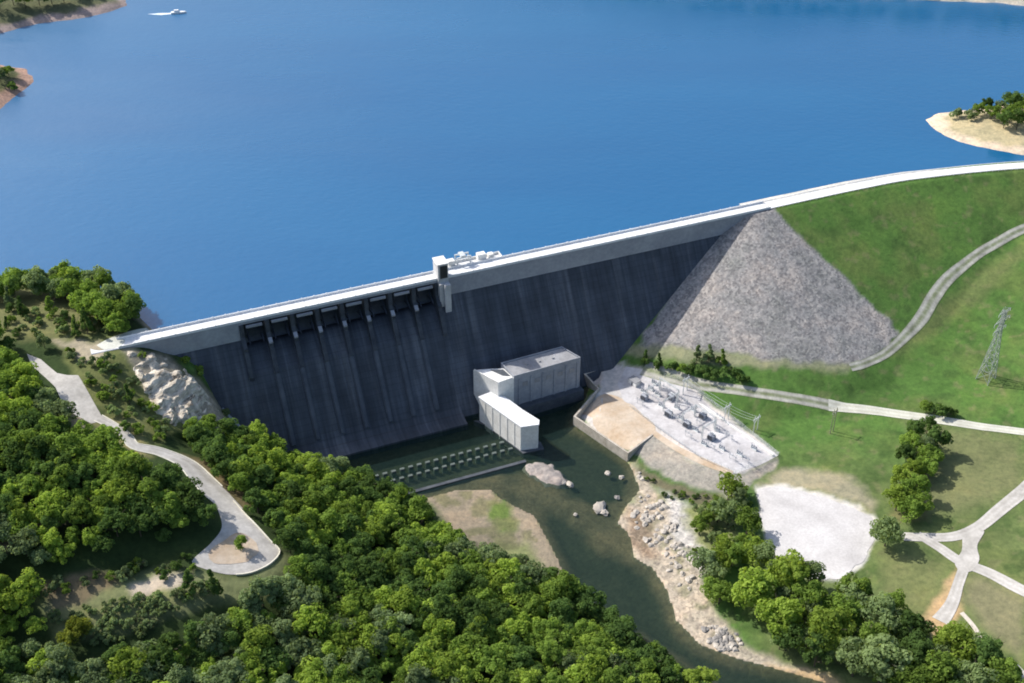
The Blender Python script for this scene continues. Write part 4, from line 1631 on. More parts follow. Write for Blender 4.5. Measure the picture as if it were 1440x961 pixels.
stand([
    (908, 503, 'cedar', 'dark', .95, 'dark conifer, leftmost of the row above the switchyard'),
    (926, 510, 'cedar', 'dark', 1.0, 'dark conifer, second from the left above the switchyard'),
    (945, 516, 'bush', 'dark', 1.4, 'low dark bush between the conifers above the switchyard road'),
    (958, 517, 'bush', 'mid', 1.4, 'mid green bush left of the three taller conifers'),
    (970, 519, 'bush', 'dark', 1.5, 'dark bush under the left one of three tall conifers'),
    (981, 500, 'cedar', 'grey', 1.1, 'left one of the three tall greyish conifers above the road'),
    (997, 497, 'cedar', 'grey', 1.25, 'tallest middle one of the three greyish conifers above the road'),
    (1015, 502, 'cedar', 'mid', 1.15, 'right one of the three tall conifers above the road'),
    (990, 522, 'bush', 'dark', 1.7, 'dark bush at the foot of the middle tall conifer'),
    (1005, 526, 'bush', 'dark', 1.7, 'dark bush at the foot of the right tall conifer'),
    (1022, 524, 'bush', 'dark', 1.8, 'dark bush just right of the tall conifers'),
    (1037, 527, 'bush', 'dark', 1.7, 'big dark bush ending the row above the road'),
    (1050, 534, 'bush', 'dark', 1.1, 'small low bush, rightmost of the row above the road'),
], 'shrub', 'conifers and bushes above the switchyard road', 1.2)
stand([
    (339, 762, 'broad', 'mid', .55, 'lone small tree on the tan island of the turnaround'),
    (266, 820, 'cedar', 'dark', 1.3, 'dark conifer left of the pair below the turnaround'),
    (298, 822, 'cedar', 'dark', 1.3, 'dark conifer right of the pair below the turnaround'),
    (282, 828, 'bush', 'grey', 1.6, 'pale bush between the two conifers below the turnaround'),
    (110, 882, 'broad', 'yellow', .7, 'yellow flowering tree at the edge of the scrub clearing'),
    (95, 900, 'broad', 'yellow', .55, 'smaller yellowish tree below the yellow flowering one'),
    (180, 556, 'cedar', 'dark', 1.1, 'dark conifer alone on the grass left of the rock outcrop'),
    (60, 478, 'broad', 'grey', .6, 'greyish lone tree above the overlook parking area'),
    (30, 432, 'cedar', 'dark', 1.2, 'dark conifer in the lakeside grass patch'),
    (92, 392, 'broad', 'fresh', .85, 'tall bright tree standing out above the lakeside wood'),
    (175, 600, 'bush', 'dark', 1.3, 'dark bush beside the narrow bend of the overlook road'),
    (200, 500, 'bush', 'mid', 1.0, 'small bush at the top left of the rock outcrop'),
    (215, 572, 'bush', 'fresh', 1.4, 'bright bush in the middle of the rock outcrop'),
    (262, 505, 'bush', 'mid', 1.2, 'bush on the outcrop rim against the dam, upper one'),
    (282, 520, 'bush', 'mid', 1.4, 'bush on the outcrop rim against the dam, middle one'),
    (300, 540, 'bush', 'dark', 1.4, 'dark bush on the outcrop rim against the dam, lower one'),
    (318, 580, 'bush', 'grey', 1.3, 'pale bush at the foot of the outcrop against the dam'),
], 'tree', 'single trees and bushes about the overlook', 1.15)
scrub = []
for x, y, z, px, py in scatter([(70, 860), (140, 850), (200, 835), (262, 825), (255, 860), (190, 900), (130, 905), (85, 890)], 3.9, 1.5):
    scrub.append((px, py))
scrub.sort()
for k, (px, py) in enumerate(scrub):
    p = G(px, py, 1.5)
    plant('bush', p[0], p[1], float(TZ(p[0], p[1])), rng.choice(('pale', 'pale', 'grey')), rng.uniform(.7, 1.4),
          'pale grey green bush in the scrub clearing below the shade strip', 'shrub', 'pale bushes of the scrub clearing')
print('scrub', len(scrub))

def infill(poly, sp, kinds, tones_, scl, label, cat, group, lift=2.0, cap=40):
    pts = scatter(poly, sp, lift, xr=(-330, 260), yr=(300, 640))
    rng.shuffle(pts)
    for x, y, z, px, py in pts[:cap]:
        plant(rng.choice(kinds), x, y, z, rng.choice(tones_), rng.uniform(*scl), label, cat, group)
    print(label, min(len(pts), cap))


infill([(85, 492), (150, 500), (190, 530), (215, 575), (250, 600), (215, 622), (165, 592), (140, 560), (110, 520)], 6.8, ['bush'], ['mid', 'grey', 'mid', 'pale'],
       (.7, 1.7), 'low scrub bush on the rough grass between the overlook road and the rock outcrop', 'shrub', 'scrub bushes above the overlook road')
infill([(60, 800), (160, 790), (270, 775), (285, 800), (180, 815), (60, 838)], 6.5, ['bush'], ['mid', 'dark', 'grey'], (.8, 1.6),
       'low bush in the deep shade strip between the hilltop wood and the scrub clearing', 'shrub', 'bushes of the shade strip', cap=30)
infill([(0, 420), (60, 428), (120, 440), (185, 452), (150, 468), (60, 475), (0, 465)], 8.5, ['bush', 'bush', 'cedar'], ['grey', 'pale', 'mid', 'dark'],
       (.8, 1.6), 'shrub on the dry grass behind the lakeside wood', 'shrub', 'shrubs of the lakeside grass patch')
infill([(965, 705), (1005, 705), (1045, 690), (1062, 720), (1075, 790), (1040, 840), (1010, 850), (985, 800), (970, 750)], 7.5, ['bush', 'bush', 'broad'],
       ['mid', 'fresh', 'grey', 'pale', 'mid'], (.62, 1.2), 'low bushy growth between the white rock bank and the gravel lot', 'shrub', 'bushes between rock bank and gravel lot', cap=45)
infill([(1040, 870), (1100, 900), (1180, 930), (1260, 950), (1400, 955), (1400, 915), (1280, 860), (1180, 820), (1080, 800)], 11, ['broad', 'broad', 'bush'],
       ['mid', 'grey', 'pale', 'fresh'], (.8, 1.35), 'understorey tree beneath the big crowns of the riverside grove', 'tree', 'understorey of the riverside grove', lift=7, cap=40)
infill([(890, 655), (945, 682), (1025, 704), (1050, 690), (1040, 710), (1000, 716), (940, 700)], 5, ['bush'], ['dark', 'mid'], (.6, 1.0),
       'small dark bush along the foot of the grey stone slope', 'shrub', 'bushes at the foot of the stone slope', cap=20)


# trees on the spit and headlands
def far_trees(lst, hz, cat, group):
    for px, py, kind, tone, scale, label in lst:
        p = P(px, py, LAKE + 3)
        plant(kind, p[0], p[1], hz(p[0], p[1]) - .3, tone, scale * 1.5, label, cat, group)


far_trees([
    (1345, 168, 'bush', 'grey', 1.6, 'small pale bush nearest the tip of the sandy spit'),
    (1362, 170, 'bush', 'grey', 1.8, 'second pale bush from the tip of the sandy spit'),
    (1374, 166, 'broad', 'mid', .62, 'leftmost leafy tree on the sandy spit'),
    (1392, 172, 'broad', 'mid', .62, 'tree second from left on the sandy spit'),
    (1410, 184, 'broad', 'dark', .72, 'dark tree in front of the others on the sandy spit'),
    (1404, 164, 'broad', 'grey', .6, 'greyish tree at the back of the sandy spit'),
    (1428, 186, 'broad', 'dark', .66, 'dark tree at the front right of the sandy spit'),
    (1425, 168, 'broad', 'mid', .72, 'mid green tree near the right edge on the sandy spit'),
    (1442, 178, 'broad', 'fresh', .75, 'bright tree cut by the right photo edge on the sandy spit'),
    (1460, 166, 'broad', 'mid', .8, 'tree outside the right photo edge on the sandy spit'),
    (1418, 160, 'broad', 'dark', .8, 'dark tree at the back right on the sandy spit'),
    (1436, 160, 'broad', 'mid', .8, 'mid green tree at the back by the right photo edge on the sandy spit'),
    (1384, 162, 'broad', 'dark', .66, 'dark tree at the back left on the sandy spit'),
    (1418, 178, 'broad', 'mid', .7, 'mid green tree between the two dark front trees on the spit'),
], hz_spit, 'tree', 'trees on the sandy spit')
far_trees([
    (3, 122, 'broad', 'grey', .6, 'greyish tree on the near reddish headland'),
    (14, 112, 'broad', 'mid', .55, 'mid green tree on the near reddish headland'),
    (-6, 112, 'broad', 'mid', .65, 'tree cut by the left photo edge on the near headland'),
    (20, 126, 'bush', 'dark', 1.5, 'dark bush on the reddish headland shore'),
], hz_near, 'tree', 'trees on the near headland')
far_trees([
    (4, 26, 'broad', 'grey', .8, 'pale tree at the left edge on the far headland'),
    (22, 18, 'broad', 'grey', .8, 'second pale tree from the left on the far headland'),
    (38, 20, 'broad', 'mid', .8, 'mid green tree on the far headland'),
    (58, 16, 'broad', 'dark', .85, 'dark tree left of the darkest clump on the far headland'),
    (75, 14, 'broad', 'dark', .9, 'dark tree in the middle of the far headland'),
    (92, 12, 'broad', 'dark', .85, 'dark tree right of the darkest clump on the far headland'),
    (108, 6, 'broad', 'mid', .7, 'mid green tree toward the tip of the far headland'),
    (126, 2, 'bush', 'grey', 2.0, 'pale bush near the tip of the far headland'),
    (45, 4, 'broad', 'fresh', .8, 'bright tree at the back of the far headland'),
    (15, 2, 'broad', 'mid', .8, 'mid green tree at the back left of the far headland'),
], hz_top, 'tree', 'trees on the far headland')


# ------------------------------------------------------------------ rock outcrop
def outcrop(pxpoly):
    poly = [G(*p)[:2] for p in pxpoly]
    xs, ys = [p[0] for p in poly], [p[1] for p in poly]
    st = 1.15
    X, Y = np.meshgrid(np.arange(min(xs), max(xs), st), np.arange(min(ys), max(ys), st))
    d = -sdf(X, Y, poly)
    z = TZ(X, Y)
    U, V_ = (X * .64 + Y * .77), (-X * .77 + Y * .64)
    bl = (vnoise(U * .45, V_, 9, 41, 4) - .5) * 9 - np.clip(.08 - np.abs(vnoise(U * .6, V_, 9, 42, 2) - .5), 0, 1) * 34 + (vnoise(X, Y, 3.0, 43, 3) - .5) * 2.2
    z2 = z + 1.2 + bl
    step_ = 4.2
    q = z2 / step_
    fr = q - np.floor(q)
    z2 = (np.floor(q) + np.clip((fr - .25) * 2.4, 0, 1)) * step_ * .8 + z2 * .2
    e = np.clip(d / 3.5, 0, 1)
    Z = (z - 1.0) * (1 - e) + z2 * e
    keep = d > -1.0
    me_ = grid_mesh('rock_outcrop', X, Y, Z)
    ky = keep.reshape(-1)
    bm = bmesh.new()
    bm.from_mesh(me_)
    bm.verts.ensure_lookup_table()
    bmesh.ops.delete(bm, geom=[v for v in bm.verts if not ky[v.index]], context='VERTS')
    bm.to_mesh(me_)
    bm.free()
    for p in me_.polygons:
        p.use_smooth = False
    me_.materials.append(M['outcrop'])
    o = bpy.data.objects.new('rock_outcrop', me_)
    COL.objects.link(o)
    return o


o = outcrop([(172, 492), (200, 484), (236, 500), (262, 516), (288, 548), (312, 580), (316, 600), (285, 600), (246, 602), (222, 588), (205, 565), (196, 540), (176, 515)])
tag(o, 'bare tan rock outcrop with ledges at the left end of the dam', 'rock outcrop')
# retaining kerb of the groin between outcrop and spillway
mb = MB()
gl = [W(-131 + i * 4.2, 22 + i * 3.0 + 3) for i in range(13)]
for i in range(12):
    a, b = gl[i], gl[i + 1]
    za, zb = float(TZ(a[0], a[1])), float(TZ(b[0], b[1]))
    dv = (b[:2] - a[:2]) / np.linalg.norm(b[:2] - a[:2])
    nv = np.array([-dv[1], dv[0]]) * .9
    vs = []
    for q, z in ((a, za), (b, zb)):
        for sg in (-1, 1):
            vs += [(q[0] + nv[0] * sg, q[1] + nv[1] * sg, z - 3), (q[0] + nv[0] * sg, q[1] + nv[1] * sg, z + 1.6)]
    mb.add(vs, [(0, 1, 5, 4), (2, 6, 7, 3), (1, 3, 7, 5), (0, 2, 3, 1), (4, 5, 7, 6)])
o = mb.build('groin_wall', M['clean_concrete'])
tag(o, 'pale sloping concrete groin wall along the left edge of the spillway', 'wall')


# ------------------------------------------------------------------ boulders
def boulder_data(seed, mat):
    bm = bmesh.new()
    bmesh.ops.create_icosphere(bm, subdivisions=2, radius=1)
    r = random.Random(seed)
    off = Vector((r.uniform(0, 90), r.uniform(0, 90), r.uniform(0, 90)))
    for v in bm.verts:
        c = v.co.copy()
        v.co = c * (1 + .55 * noise.noise(c * 1.1 + off) + .2 * noise.noise(c * 2.7 + off))
        v.co.z *= .7
    me_ = bpy.data.meshes.new('boulder')
    bm.to_mesh(me_)
    bm.free()
    me_.materials.append(mat)
    return me_


BD = [boulder_data(k, M['boulder']) for k in range(5)]
DBD = [boulder_data(20 + k, M['dark_boulder']) for k in range(3)]


def boulder(px, py, r, label, group, dark=False, water=False):
    p = P(px, py, 0) if water else G(px, py)
    o = bpy.data.objects.new('boulder', rng.choice(DBD if dark else BD))
    o.location = (p[0], p[1], (0 if water else p[2]) + .1 * r)
    o.rotation_euler = (0, 0, rng.random() * 6.28)
    o.scale = (r * rng.uniform(.8, 1.4), r * rng.uniform(.8, 1.2), r * rng.uniform(.7, 1.1))
    COL.objects.link(o)
    tag(o, label, 'boulder', group)


boulder(843, 715, 3.6, 'largest pale boulder standing alone in the river', 'boulders in the river', water=True)
boulder(850, 722, 2.0, 'pale boulder touching the largest one in the river', 'boulders in the river', water=True)
boulder(801, 682, 2.0, 'pale boulder at the right tip of the rock slab', 'boulders in the river', water=True)
boulder(792, 679, 1.5, 'small boulder between the rock slab and its right tip', 'boulders in the river', water=True)
boulder(855, 666, 1.7, 'small boulder in the river left of the rock bank top', 'boulders in the river', water=True)
boulder(809, 724, 1.1, 'smallest boulder alone in mid river', 'boulders in the river', water=True)
boulder(868, 700, 1.6, 'brown boulder in the shallows left of the rock bank', 'boulders in the river', True, True)
boulder(874, 672, 1.5, 'boulder in the shallows beside the rock bank top', 'boulders in the river', water=True)
# rock slab below the training wall
sp = smooth_line([P(x, y, 0) for x, y in [(737, 657), (746, 652), (765, 652), (785, 663), (796, 678), (786, 684), (768, 680), (750, 668), (737, 657)]])[:-1]
xs, ys = sp[:, 0], sp[:, 1]
X, Y = np.meshgrid(np.arange(xs.min() - 5, xs.max() + 5, 1.0), np.arange(ys.min() - 5, ys.max() + 5, 1.0))
d = -sdf(X, Y, sp)
d = d + (vnoise(X, Y, 4.5, 71, 3) - .5) * 4.5
me = grid_mesh('rock_slab', X, Y, np.clip(d, -9, 4) * np.where(d < 0, 1.1, .5) + (vnoise(X, Y, 3, 77) - .5) * 1.6, np.full(X.shape + (3,), 1.0) * np.array([.33, .295, .275]), np.full(X.shape, .4))
me.materials.append(M['ground'])
o = bpy.data.objects.new('rock_slab', me)
COL.objects.link(o)
tag(o, 'low grey rock slab rising from the water below the white pier wall', 'rock')

bank = [(890, 655), (905, 668), (930, 700), (955, 735), (975, 790), (985, 830), (960, 840), (940, 800), (915, 770), (895, 745), (888, 715), (900, 690)]
bx = []
while len(bx) < 90:
    x, y = rng.uniform(870, 1010), rng.uniform(650, 870)
    if poly_inside(np.array([x]), np.array([y]), bank)[0]:
        bx.append((x, y))
bx.sort(key=lambda p: p[1])
bands = ['the top', 'the upper part', 'the middle', 'the lower part', 'the bottom']
for k, (x, y) in enumerate(bx):
    r_ = rng.uniform(.7, 1.9)
    boulder(x, y, r_, f"{'large' if r_ > 1.5 else 'small' if r_ < 1.1 else 'middling'} pale boulder in {bands[min(4, k * 5 // len(bx))]} of the white rock bank",
            'boulders of the white rock bank', dark=False)
pile = [(990, 885), (1010, 878), (1035, 890), (1045, 910), (1020, 918), (995, 905)]
k = 0
while k < 46:
    x, y = rng.uniform(985, 1048), rng.uniform(876, 920)
    if poly_inside(np.array([x]), np.array([y]), pile)[0]:
        boulder(x, y, rng.uniform(.9, 1.8), ('dark' if k % 2 else 'pale') + ' stone in the rubble pile at the river bend', 'stones of the rubble pile at the bend', dark=k % 2 == 1)
        k += 1


# ------------------------------------------------------------------ switchyard
def at(px, py):
    p = G(px, py)
    return p[0], p[1], float(TZ(p[0], p[1])) + .1


YAX = math.atan2(*(np.array(at(1090, 640))[:2] - np.array(at(935, 535))[:2])[::-1])


def transformer(px, py, sc_, label):
    e = empty('transformer', at(px, py), YAX)
    e.scale = (sc_,) * 3
    tag(e, label, 'transformer', 'transformers in the switchyard')
    mb = MB()
    mb.box(-1.8, 1.8, -1.2, 1.2, .3, 3.2)
    mb.box(-2.0, 2.0, -1.4, 1.4, 3.2, 3.45)
    mb.build('tank', M['tank_grey'], e)
    mb = MB()
    mb.box(-2.4, 2.4, -2.3, 2.3, 0, .3)
    mb.build('plinth', M['grey_concrete'], e)
    mb = MB()
    for s in (-1, 1):
        for k in range(6):
            x = -1.5 + .6 * k
            mb.box(x - .12, x + .12, s * 1.3 - .05 if s > 0 else -2.1, 2.1 if s > 0 else -1.25, .6, 2.9)
    mb.build('radiator', M['dark_steel'], e)
    for x in (-1.1, 0, 1.1):
        mb = MB()
        for q in range(5):
            mb.tube((x, 0, 3.45 + q * .38), (x, 0, 3.8 + q * .38), .26, .15, 8)
        mb.build('bushing', M['porcelain'], e)
    mb = MB()
    mb.tube((-1.6, .9, 4.0), (1.6, .9, 4.0), .4, n=10)
    mb.build('conservator', M['steel'], e)


TL = ['first dark transformer from the powerhouse end of the switchyard', 'second dark transformer from the powerhouse end of the switchyard',
      'dark transformer in the middle of the switchyard', 'dark transformer right of the switchyard middle', 'dark transformer next to last toward the gravel lot',
      'dark transformer nearest the gravel lot end of the equipment rows']
for (px, py), lb in zip([(906, 562), (944, 562), (940, 585), (966, 600), (1000, 618), (988, 588)], TL):
    transformer(px, py, .95, lb)


def breaker(px, py, label):
    e = empty('circuit_breaker', at(px, py), YAX)
    tag(e, label, 'circuit breaker', 'circuit breakers in the switchyard')
    mb = MB()
    mb.box(-2.2, 2.2, -.7, .7, 0, .25)
    for x in (-1.8, 1.8):
        mb.box(x - .12, x + .12, -.5, .5, .25, 1.5)
    mb.box(-2.1, 2.1, -.35, .35, 1.5, 1.75)
    mb.build('frame', M['steel'], e)
    for x in (-1.5, 0, 1.5):
        mb = MB()
        mb.tube((x, -.1, 1.75), (x, -.1, 2.6), .42, n=8)
        mb.build('tank', M['tank_grey'], e)
        mb = MB()
        mb.tube((x, -.3, 2.5), (x, -.75, 4.1), .17, .1, 6)
        mb.tube((x, .1, 2.5), (x, .55, 4.1), .17, .1, 6)
        mb.build('bushing', M['porcelain'], e)


spots = [(915, 548), (925, 556), (930, 572), (952, 575), (958, 590), (975, 578), (978, 606), (1008, 606), (990, 626), (1015, 632), (920, 540), (1040, 640), (1060, 632), (905, 552)]
spots.sort()
for k, (px, py) in enumerate(spots):
    breaker(px, py, f'three pole circuit breaker, {ORD[k]} from the left in the switchyard')


def disconnect(px, py, label):
    e = empty('disconnect_switch', at(px, py), YAX)
    tag(e, label, 'disconnect switch', 'disconnect switches in the switchyard')
    mb = MB()
    for x in (-2.2, 2.2):
        mb.tube((x, 0, 0), (x, 0, 3.2), .13, n=5)
    mb.box(-2.8, 2.8, -.15, .15, 3.2, 3.45)
    mb.build('stand', M['steel'], e)
    for x in (-2.2, 0, 2.2):
        mb = MB()
        mb.tube((x, -.1, 3.45), (x, -.1, 4.6), .2, .14, 6)
        mb.tube((x, -.9, 3.3), (x, -.9, 4.6), .2, .14, 6)
        mb.build('insulator', M['porcelain'], e)
        mb = MB()
        mb.tube((x, .2, 4.65), (x, -1.1, 4.65), .07, n=4)
        mb.build('blade', M['steel'], e)


dsp = sorted([(900, 570), (922, 566), (937, 552), (948, 592), (962, 568), (984, 600), (968, 616), (1000, 632), (1025, 618), (1012, 592), (1048, 650), (1030, 648)])
for k, (px, py) in enumerate(dsp):
    disconnect(px, py, f'thin pale disconnect switch on posts, {ORD[k]} from the left in the switchyard')


def lattice(mb, p, q, w, nseg):
    p, q = Vector(p), Vector(q)
    d = (q - p).normalized()
    u = d.cross(Vector((.3, .2, 1))).normalized() if abs(d.z) < .9 else Vector((1, 0, 0))
    v = d.cross(u).normalized()
    cs_ = [u * w + v * w, u * w - v * w, -u * w - v * w, -u * w + v * w]
    for c in cs_:
        mb.tube(p + c, q + c, .09, n=4)
    for i in range(nseg):
        a, b = p + (q - p) * (i / nseg), p + (q - p) * ((i + 1) / nseg)
        for k in range(4):
            mb.tube(a + cs_[k], b + cs_[(k + 1) % 4], .05, n=3)


def gantry(px, py, span, h, label, along=0.0):
    e = empty('bus_gantry', at(px, py), YAX + along)
    tag(e, label, 'gantry', 'steel bus gantries in the switchyard')
    for x in (-span / 2, span / 2):
        mb = MB()
        lattice(mb, (x, 0, 0), (x, 0, h), .32, int(h / 1.3))
        mb.build('column', M['steel'], e)
    mb = MB()
    lattice(mb, (-span / 2, 0, h - .3), (span / 2, 0, h - .3), .3, int(span / 1.4))
    mb.build('beam', M['steel'], e)
    for x in np.linspace(-span / 2 + 1.5, span / 2 - 1.5, 3):
        mb = MB()
        for q in range(4):
            mb.tube((x, 0, h - .7 - q * .35), (x, 0, h - 1.0 - q * .35), .2, .12, 6)
        mb.build('insulator', M['porcelain'], e)


for (px, py, sp_, al, lb) in [(918, 558, 11, R(90), 'lattice gantry across the switchyard, nearest the powerhouse'), (942, 574, 11, R(90), 'lattice gantry across the switchyard, second from the powerhouse'),
                              (968, 592, 11, R(90), 'lattice gantry across the switchyard, third from the powerhouse'), (996, 612, 11, R(90), 'lattice gantry across the switchyard, nearest the gravel lot'),
                              (940, 556, 15, 0, 'lattice gantry running along the grass side of the switchyard, upper one'), (990, 594, 15, 0, 'lattice gantry running along the grass side of the switchyard, lower one')]:
    gantry(px, py, sp_, 8.5, lb, al)

# dead-end poles along the grass side, with lines
poles = []


def steel_pole(px, py, h, label, cat='pole', mat='steel', arm=3.0, group='tall poles beside the switchyard'):
    x, y, z = at(px, py)
    e = empty('transmission_pole', (x, y, z), YAX + R(90))
    tag(e, label, cat, group)
    mb = MB()
    mb.tube((-arm * .55, 0, -1), (-arm * .55, 0, h), .28, .2, 7)
    mb.build('mast', M[mat], e)
    mb = MB()
    mb.tube((arm * .55, 0, -1), (arm * .55, 0, h), .28, .2, 7)
    mb.build('mast', M[mat], e)
    mb = MB()
    mb.box(-arm, arm, -.2, .2, h - 2.2, h - 1.8)
    mb.tube((-arm * .55, 0, h * .55), (arm * .55, 0, h - 2.2), .08, n=4)
    mb.tube((arm * .55, 0, h * .55), (-arm * .55, 0, h - 2.2), .08, n=4)
    mb.build('crossarm', M[mat], e)
    for a in (-arm * .9, 0, arm * .9):
        mb = MB()
        for q in range(4):
            mb.tube((a, 0, h - 2.3 - q * .3), (a, 0, h - 2.55 - q * .3), .18, .1, 6)
        mb.build('insulator', M['porcelain'], e)
    poles.append((x, y, z + h - 2.4))


steel_pole(963, 552, 12, 'tall steel H frame at the upper end of the switchyard grass side')
steel_pole(1021, 591, 12, 'tall steel H frame on the grass beside the middle of the switchyard')
steel_pole(1062, 606, 11, 'steel H frame on the grass toward the lower end of the switchyard')
steel_pole(1169, 608, 17, 'brown wooden H frame pole beside the start of the white road', mat='wood_pole', arm=2.4, group='wooden pole by the white road')
mb = MB()
for i, j in ((0, 1), (1, 2)):
    for off in (-2.4, 0, 2.4):
        a, b = Vector(poles[i]), Vector(poles[j])
        ax = Vector((math.cos(YAX + R(90)), math.sin(YAX + R(90)), 0)) * off
        for k in range(6):
            t0, t1 = k / 6, (k + 1) / 6
            sag = lambda t_: Vector((0, 0, -4 * .9 * t_ * (1 - t_)))
            mb.tube(a.lerp(b, t0) + ax + sag(t0), a.lerp(b, t1) + ax + sag(t1), .07, n=4)
o = mb.build('power_line', M['steel'])
tag(o, 'thin steel power lines strung between the frames beside the switchyard', 'power line')


def fence_line(name, pts, h, label):
    e = empty(name, at(*pts[0]))
    tag(e, label, 'fence')
    x0, y0, z0 = e.location
    rail = MB()
    w = [at(*p) for p in pts]
    for i in range(len(w) - 1):
        a, b = Vector(w[i]), Vector(w[i + 1])
        L = (b - a).length
        m = max(1, int(L / 4))
        for k in range(m):
            p, q = a.lerp(b, k / m) - e.location, a.lerp(b, (k + 1) / m) - e.location
            post = MB()
            post.tube(p, p + Vector((0, 0, h)), .09, n=5)
            post.build('post', M['steel'], e)
            for f in (.25, .6, .97):
                rail.tube(p + Vector((0, 0, h * f)), q + Vector((0, 0, h * f)), .07, n=4)
    rail.build('rail', M['steel'], e)


fence_line('fence', [(934, 530), (962, 537), (1000, 566), (1040, 598), (1094, 641), (1034, 667), (985, 645), (925, 603), (885, 572)], 2.4,
           'pale chain link fence enclosing the gravel switchyard')
mb = MB()
w0, w1 = np.array(at(968, 546)), np.array(at(1090, 640))
dv = (w1 - w0)[:2] / np.linalg.norm((w1 - w0)[:2])
nv = np.array([-dv[1], dv[0]])
w0[:2] += nv * -1.5
w1[:2] += nv * -1.5
mb.prism([tuple(w0[:2] - nv * .5), tuple(w1[:2] - nv * .5), tuple(w1[:2] + nv * .5), tuple(w0[:2] + nv * .5)], 4.5, 7.2)
o = mb.build('cable_trench', M['white_concrete'])
tag(o, 'long straight white concrete cable trench along the switchyard grass side', 'cable trench')
# control hut
e = empty('control_hut', at(892, 540), YAX)
tag(e, 'small pale control hut at the upper left of the switchyard', 'hut')
mb = MB()
mb.box(-3, 3, -2, 2, 0, 3)
mb.build('wall', M['white_concrete'], e)
mb = MB()
mb.box(-3.4, 3.4, -2.4, 2.4, 3.0, 3.3)
mb.build('roof', M['roof_grey'], e)
mb = MB()
mb.box(-.6, .6, -2.06, -1.98, 0, 2.2)
mb.build('door', M['dark_steel'], e)


# ------------------------------------------------------------------ pylon
def pylon():
    p = G(1386, 533)
    e = empty('lattice_pylon', (p[0], p[1], float(TZ(p[0], p[1]))), R(40))
    tag(e, 'grey lattice steel transmission pylon on the grass at right', 'pylon')
    H, B, Tp = 50.0, 3.9, .9

    def corner(k, z):
        w = B + (Tp - B) * min(1, z / 36) if z < 36 else Tp
        return Vector((w * (1 if k in (0, 3) else -1), w * (1 if k < 2 else -1), z))
    for k in range(4):
        mb = MB()
        mb.tube(corner(k, -1), corner(k, 36), .26, .2, 4)
        mb.tube(corner(k, 36), corner(k, H), .2, .13, 4)
        mb.build('leg', M['pylon_steel'], e)
    mb = MB()
    zs = [0, 7, 13.5, 19, 24, 28.5, 32.5, 36, 38.5, 41, 43.5, 46, 48]
    for i in range(len(zs) - 1):
        for k in range(4):
            mb.tube(corner(k, zs[i]), corner((k + 1) % 4, zs[i + 1]), .13, n=4)
            mb.tube(corner((k + 1) % 4, zs[i]), corner(k, zs[i + 1]), .13, n=4)
            mb.tube(corner(k, zs[i + 1]), corner((k + 1) % 4, zs[i + 1]), .1, n=4)
    mb.build('bracing', M['pylon_steel'], e)
    for z, L in ((35, 6.5), (41, 8), (47, 6)):
        mb = MB()
        for s in (-1, 1):
            for y in (-Tp, Tp):
                mb.tube((0, y, z), (s * L, 0, z + .6), .14, n=4)
                mb.tube((s * Tp, y, z + 2.2), (s * L, 0, z + .6), .11, n=4)
        mb.build('crossarm', M['pylon_steel'], e)
        for s in (-1, 1):
            mb = MB()
            for q in range(5):
                mb.tube((s * L, 0, z + .5 - q * .4), (s * L, 0, z + .15 - q * .4), .2, .1, 6)
            mb.build('insulator', M['porcelain'], e)


pylon()

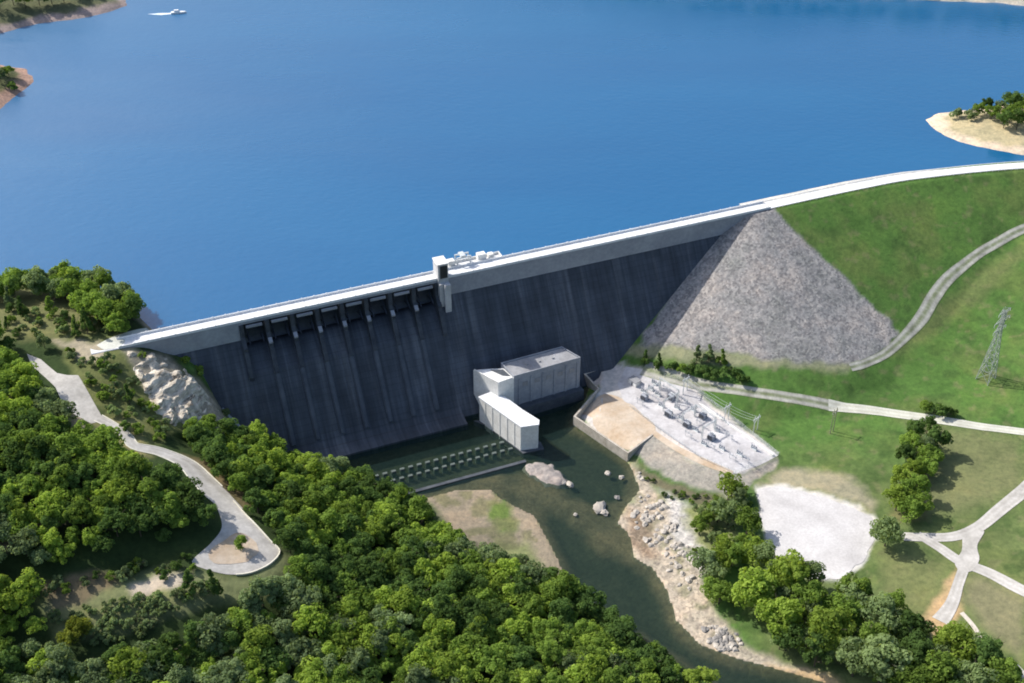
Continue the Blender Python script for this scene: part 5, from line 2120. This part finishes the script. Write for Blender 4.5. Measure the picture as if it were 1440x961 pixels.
# ------------------------------------------------------------------ boat
bp = P(249, 19, LAKE)
e = empty('motorboat', (bp[0], bp[1], LAKE), R(10))
tag(e, 'white motorboat with a short pale wake near the far left shore', 'boat')
mb = MB()
hull = [(-5, -1.6), (3, -1.7), (6.5, -.9), (8, 0), (6.5, .9), (3, 1.7), (-5, 1.6)]
mb.prism(hull, -.6, 1.5, top=[(x * 1.04, y * 1.15) for x, y in hull])
mb.build('hull', M['boat_white'], e)
mb = MB()
mb.prism([(-2.5, -1.2), (2.8, -1.2), (2.8, 1.2), (-2.5, 1.2)], 1.5, 3.2, top=[(-2.3, -1.1), (1.6, -1.1), (1.6, 1.1), (-2.3, 1.1)])
mb.build('cabin', M['boat_white'], e)
mb = MB()
mb.prism([(-5.2, -1.6), (-5.2, 1.6), (-14, 2.8), (-26, 2.0), (-14, -2.6)], -.3, .18)
mb.build('wake', M['wake'], e)

# ------------------------------------------------------------------ light, sky, camera
ELEV = R(43)
AZ = math.atan2(-.9, .436)
to_sun = Vector((-.9 * math.cos(ELEV), .436 * math.cos(ELEV), math.sin(ELEV)))
sun = bpy.data.lights.new('sun', 'SUN')
sun.energy = 4.4
sun.angle = R(.53)
sun.color = (1.0, .955, .88)
so = bpy.data.objects.new('sun', sun)
so.rotation_euler = to_sun.to_track_quat('Z', 'Y').to_euler()
so.location = (-200, 300, 500)
COL.objects.link(so)

w = bpy.data.worlds.new('World')
sc.world = w
w.use_nodes = True
nt = w.node_tree
nt.nodes.clear()
sky = nt.nodes.new('ShaderNodeTexSky')
sky.sky_type = 'NISHITA'
sky.sun_disc = False
sky.sun_elevation = ELEV
sky.sun_rotation = AZ
sky.altitude = 200
sky.air_density = 1.15
sky.dust_density = 3.5
sky.ozone_density = 3.0
bg = nt.nodes.new('ShaderNodeBackground')
bg.inputs[1].default_value = .14
wo = nt.nodes.new('ShaderNodeOutputWorld')
nt.links.new(sky.outputs[0], bg.inputs[0])
nt.links.new(bg.outputs[0], wo.inputs[0])

cam = bpy.data.cameras.new('camera')
cam.lens = 36 * FOC / 1440
cam.sensor_width = 36
cam.clip_start = 1
cam.clip_end = 9000
co = bpy.data.objects.new('camera', cam)
co.location = (0, 0, HC)
co.rotation_euler = (R(90) - DEP, 0, 0)
COL.objects.link(co)
sc.camera = co

sc.view_settings.view_transform = 'Standard'
sc.view_settings.look = 'None'
sc.view_settings.exposure = 0.30
sc.view_settings.gamma = 1.0
sc.cycles.use_denoising = True
sc.cycles.max_bounces = 6
sc.cycles.transparent_max_bounces = 8
sc.cycles.filter_width = 1.9
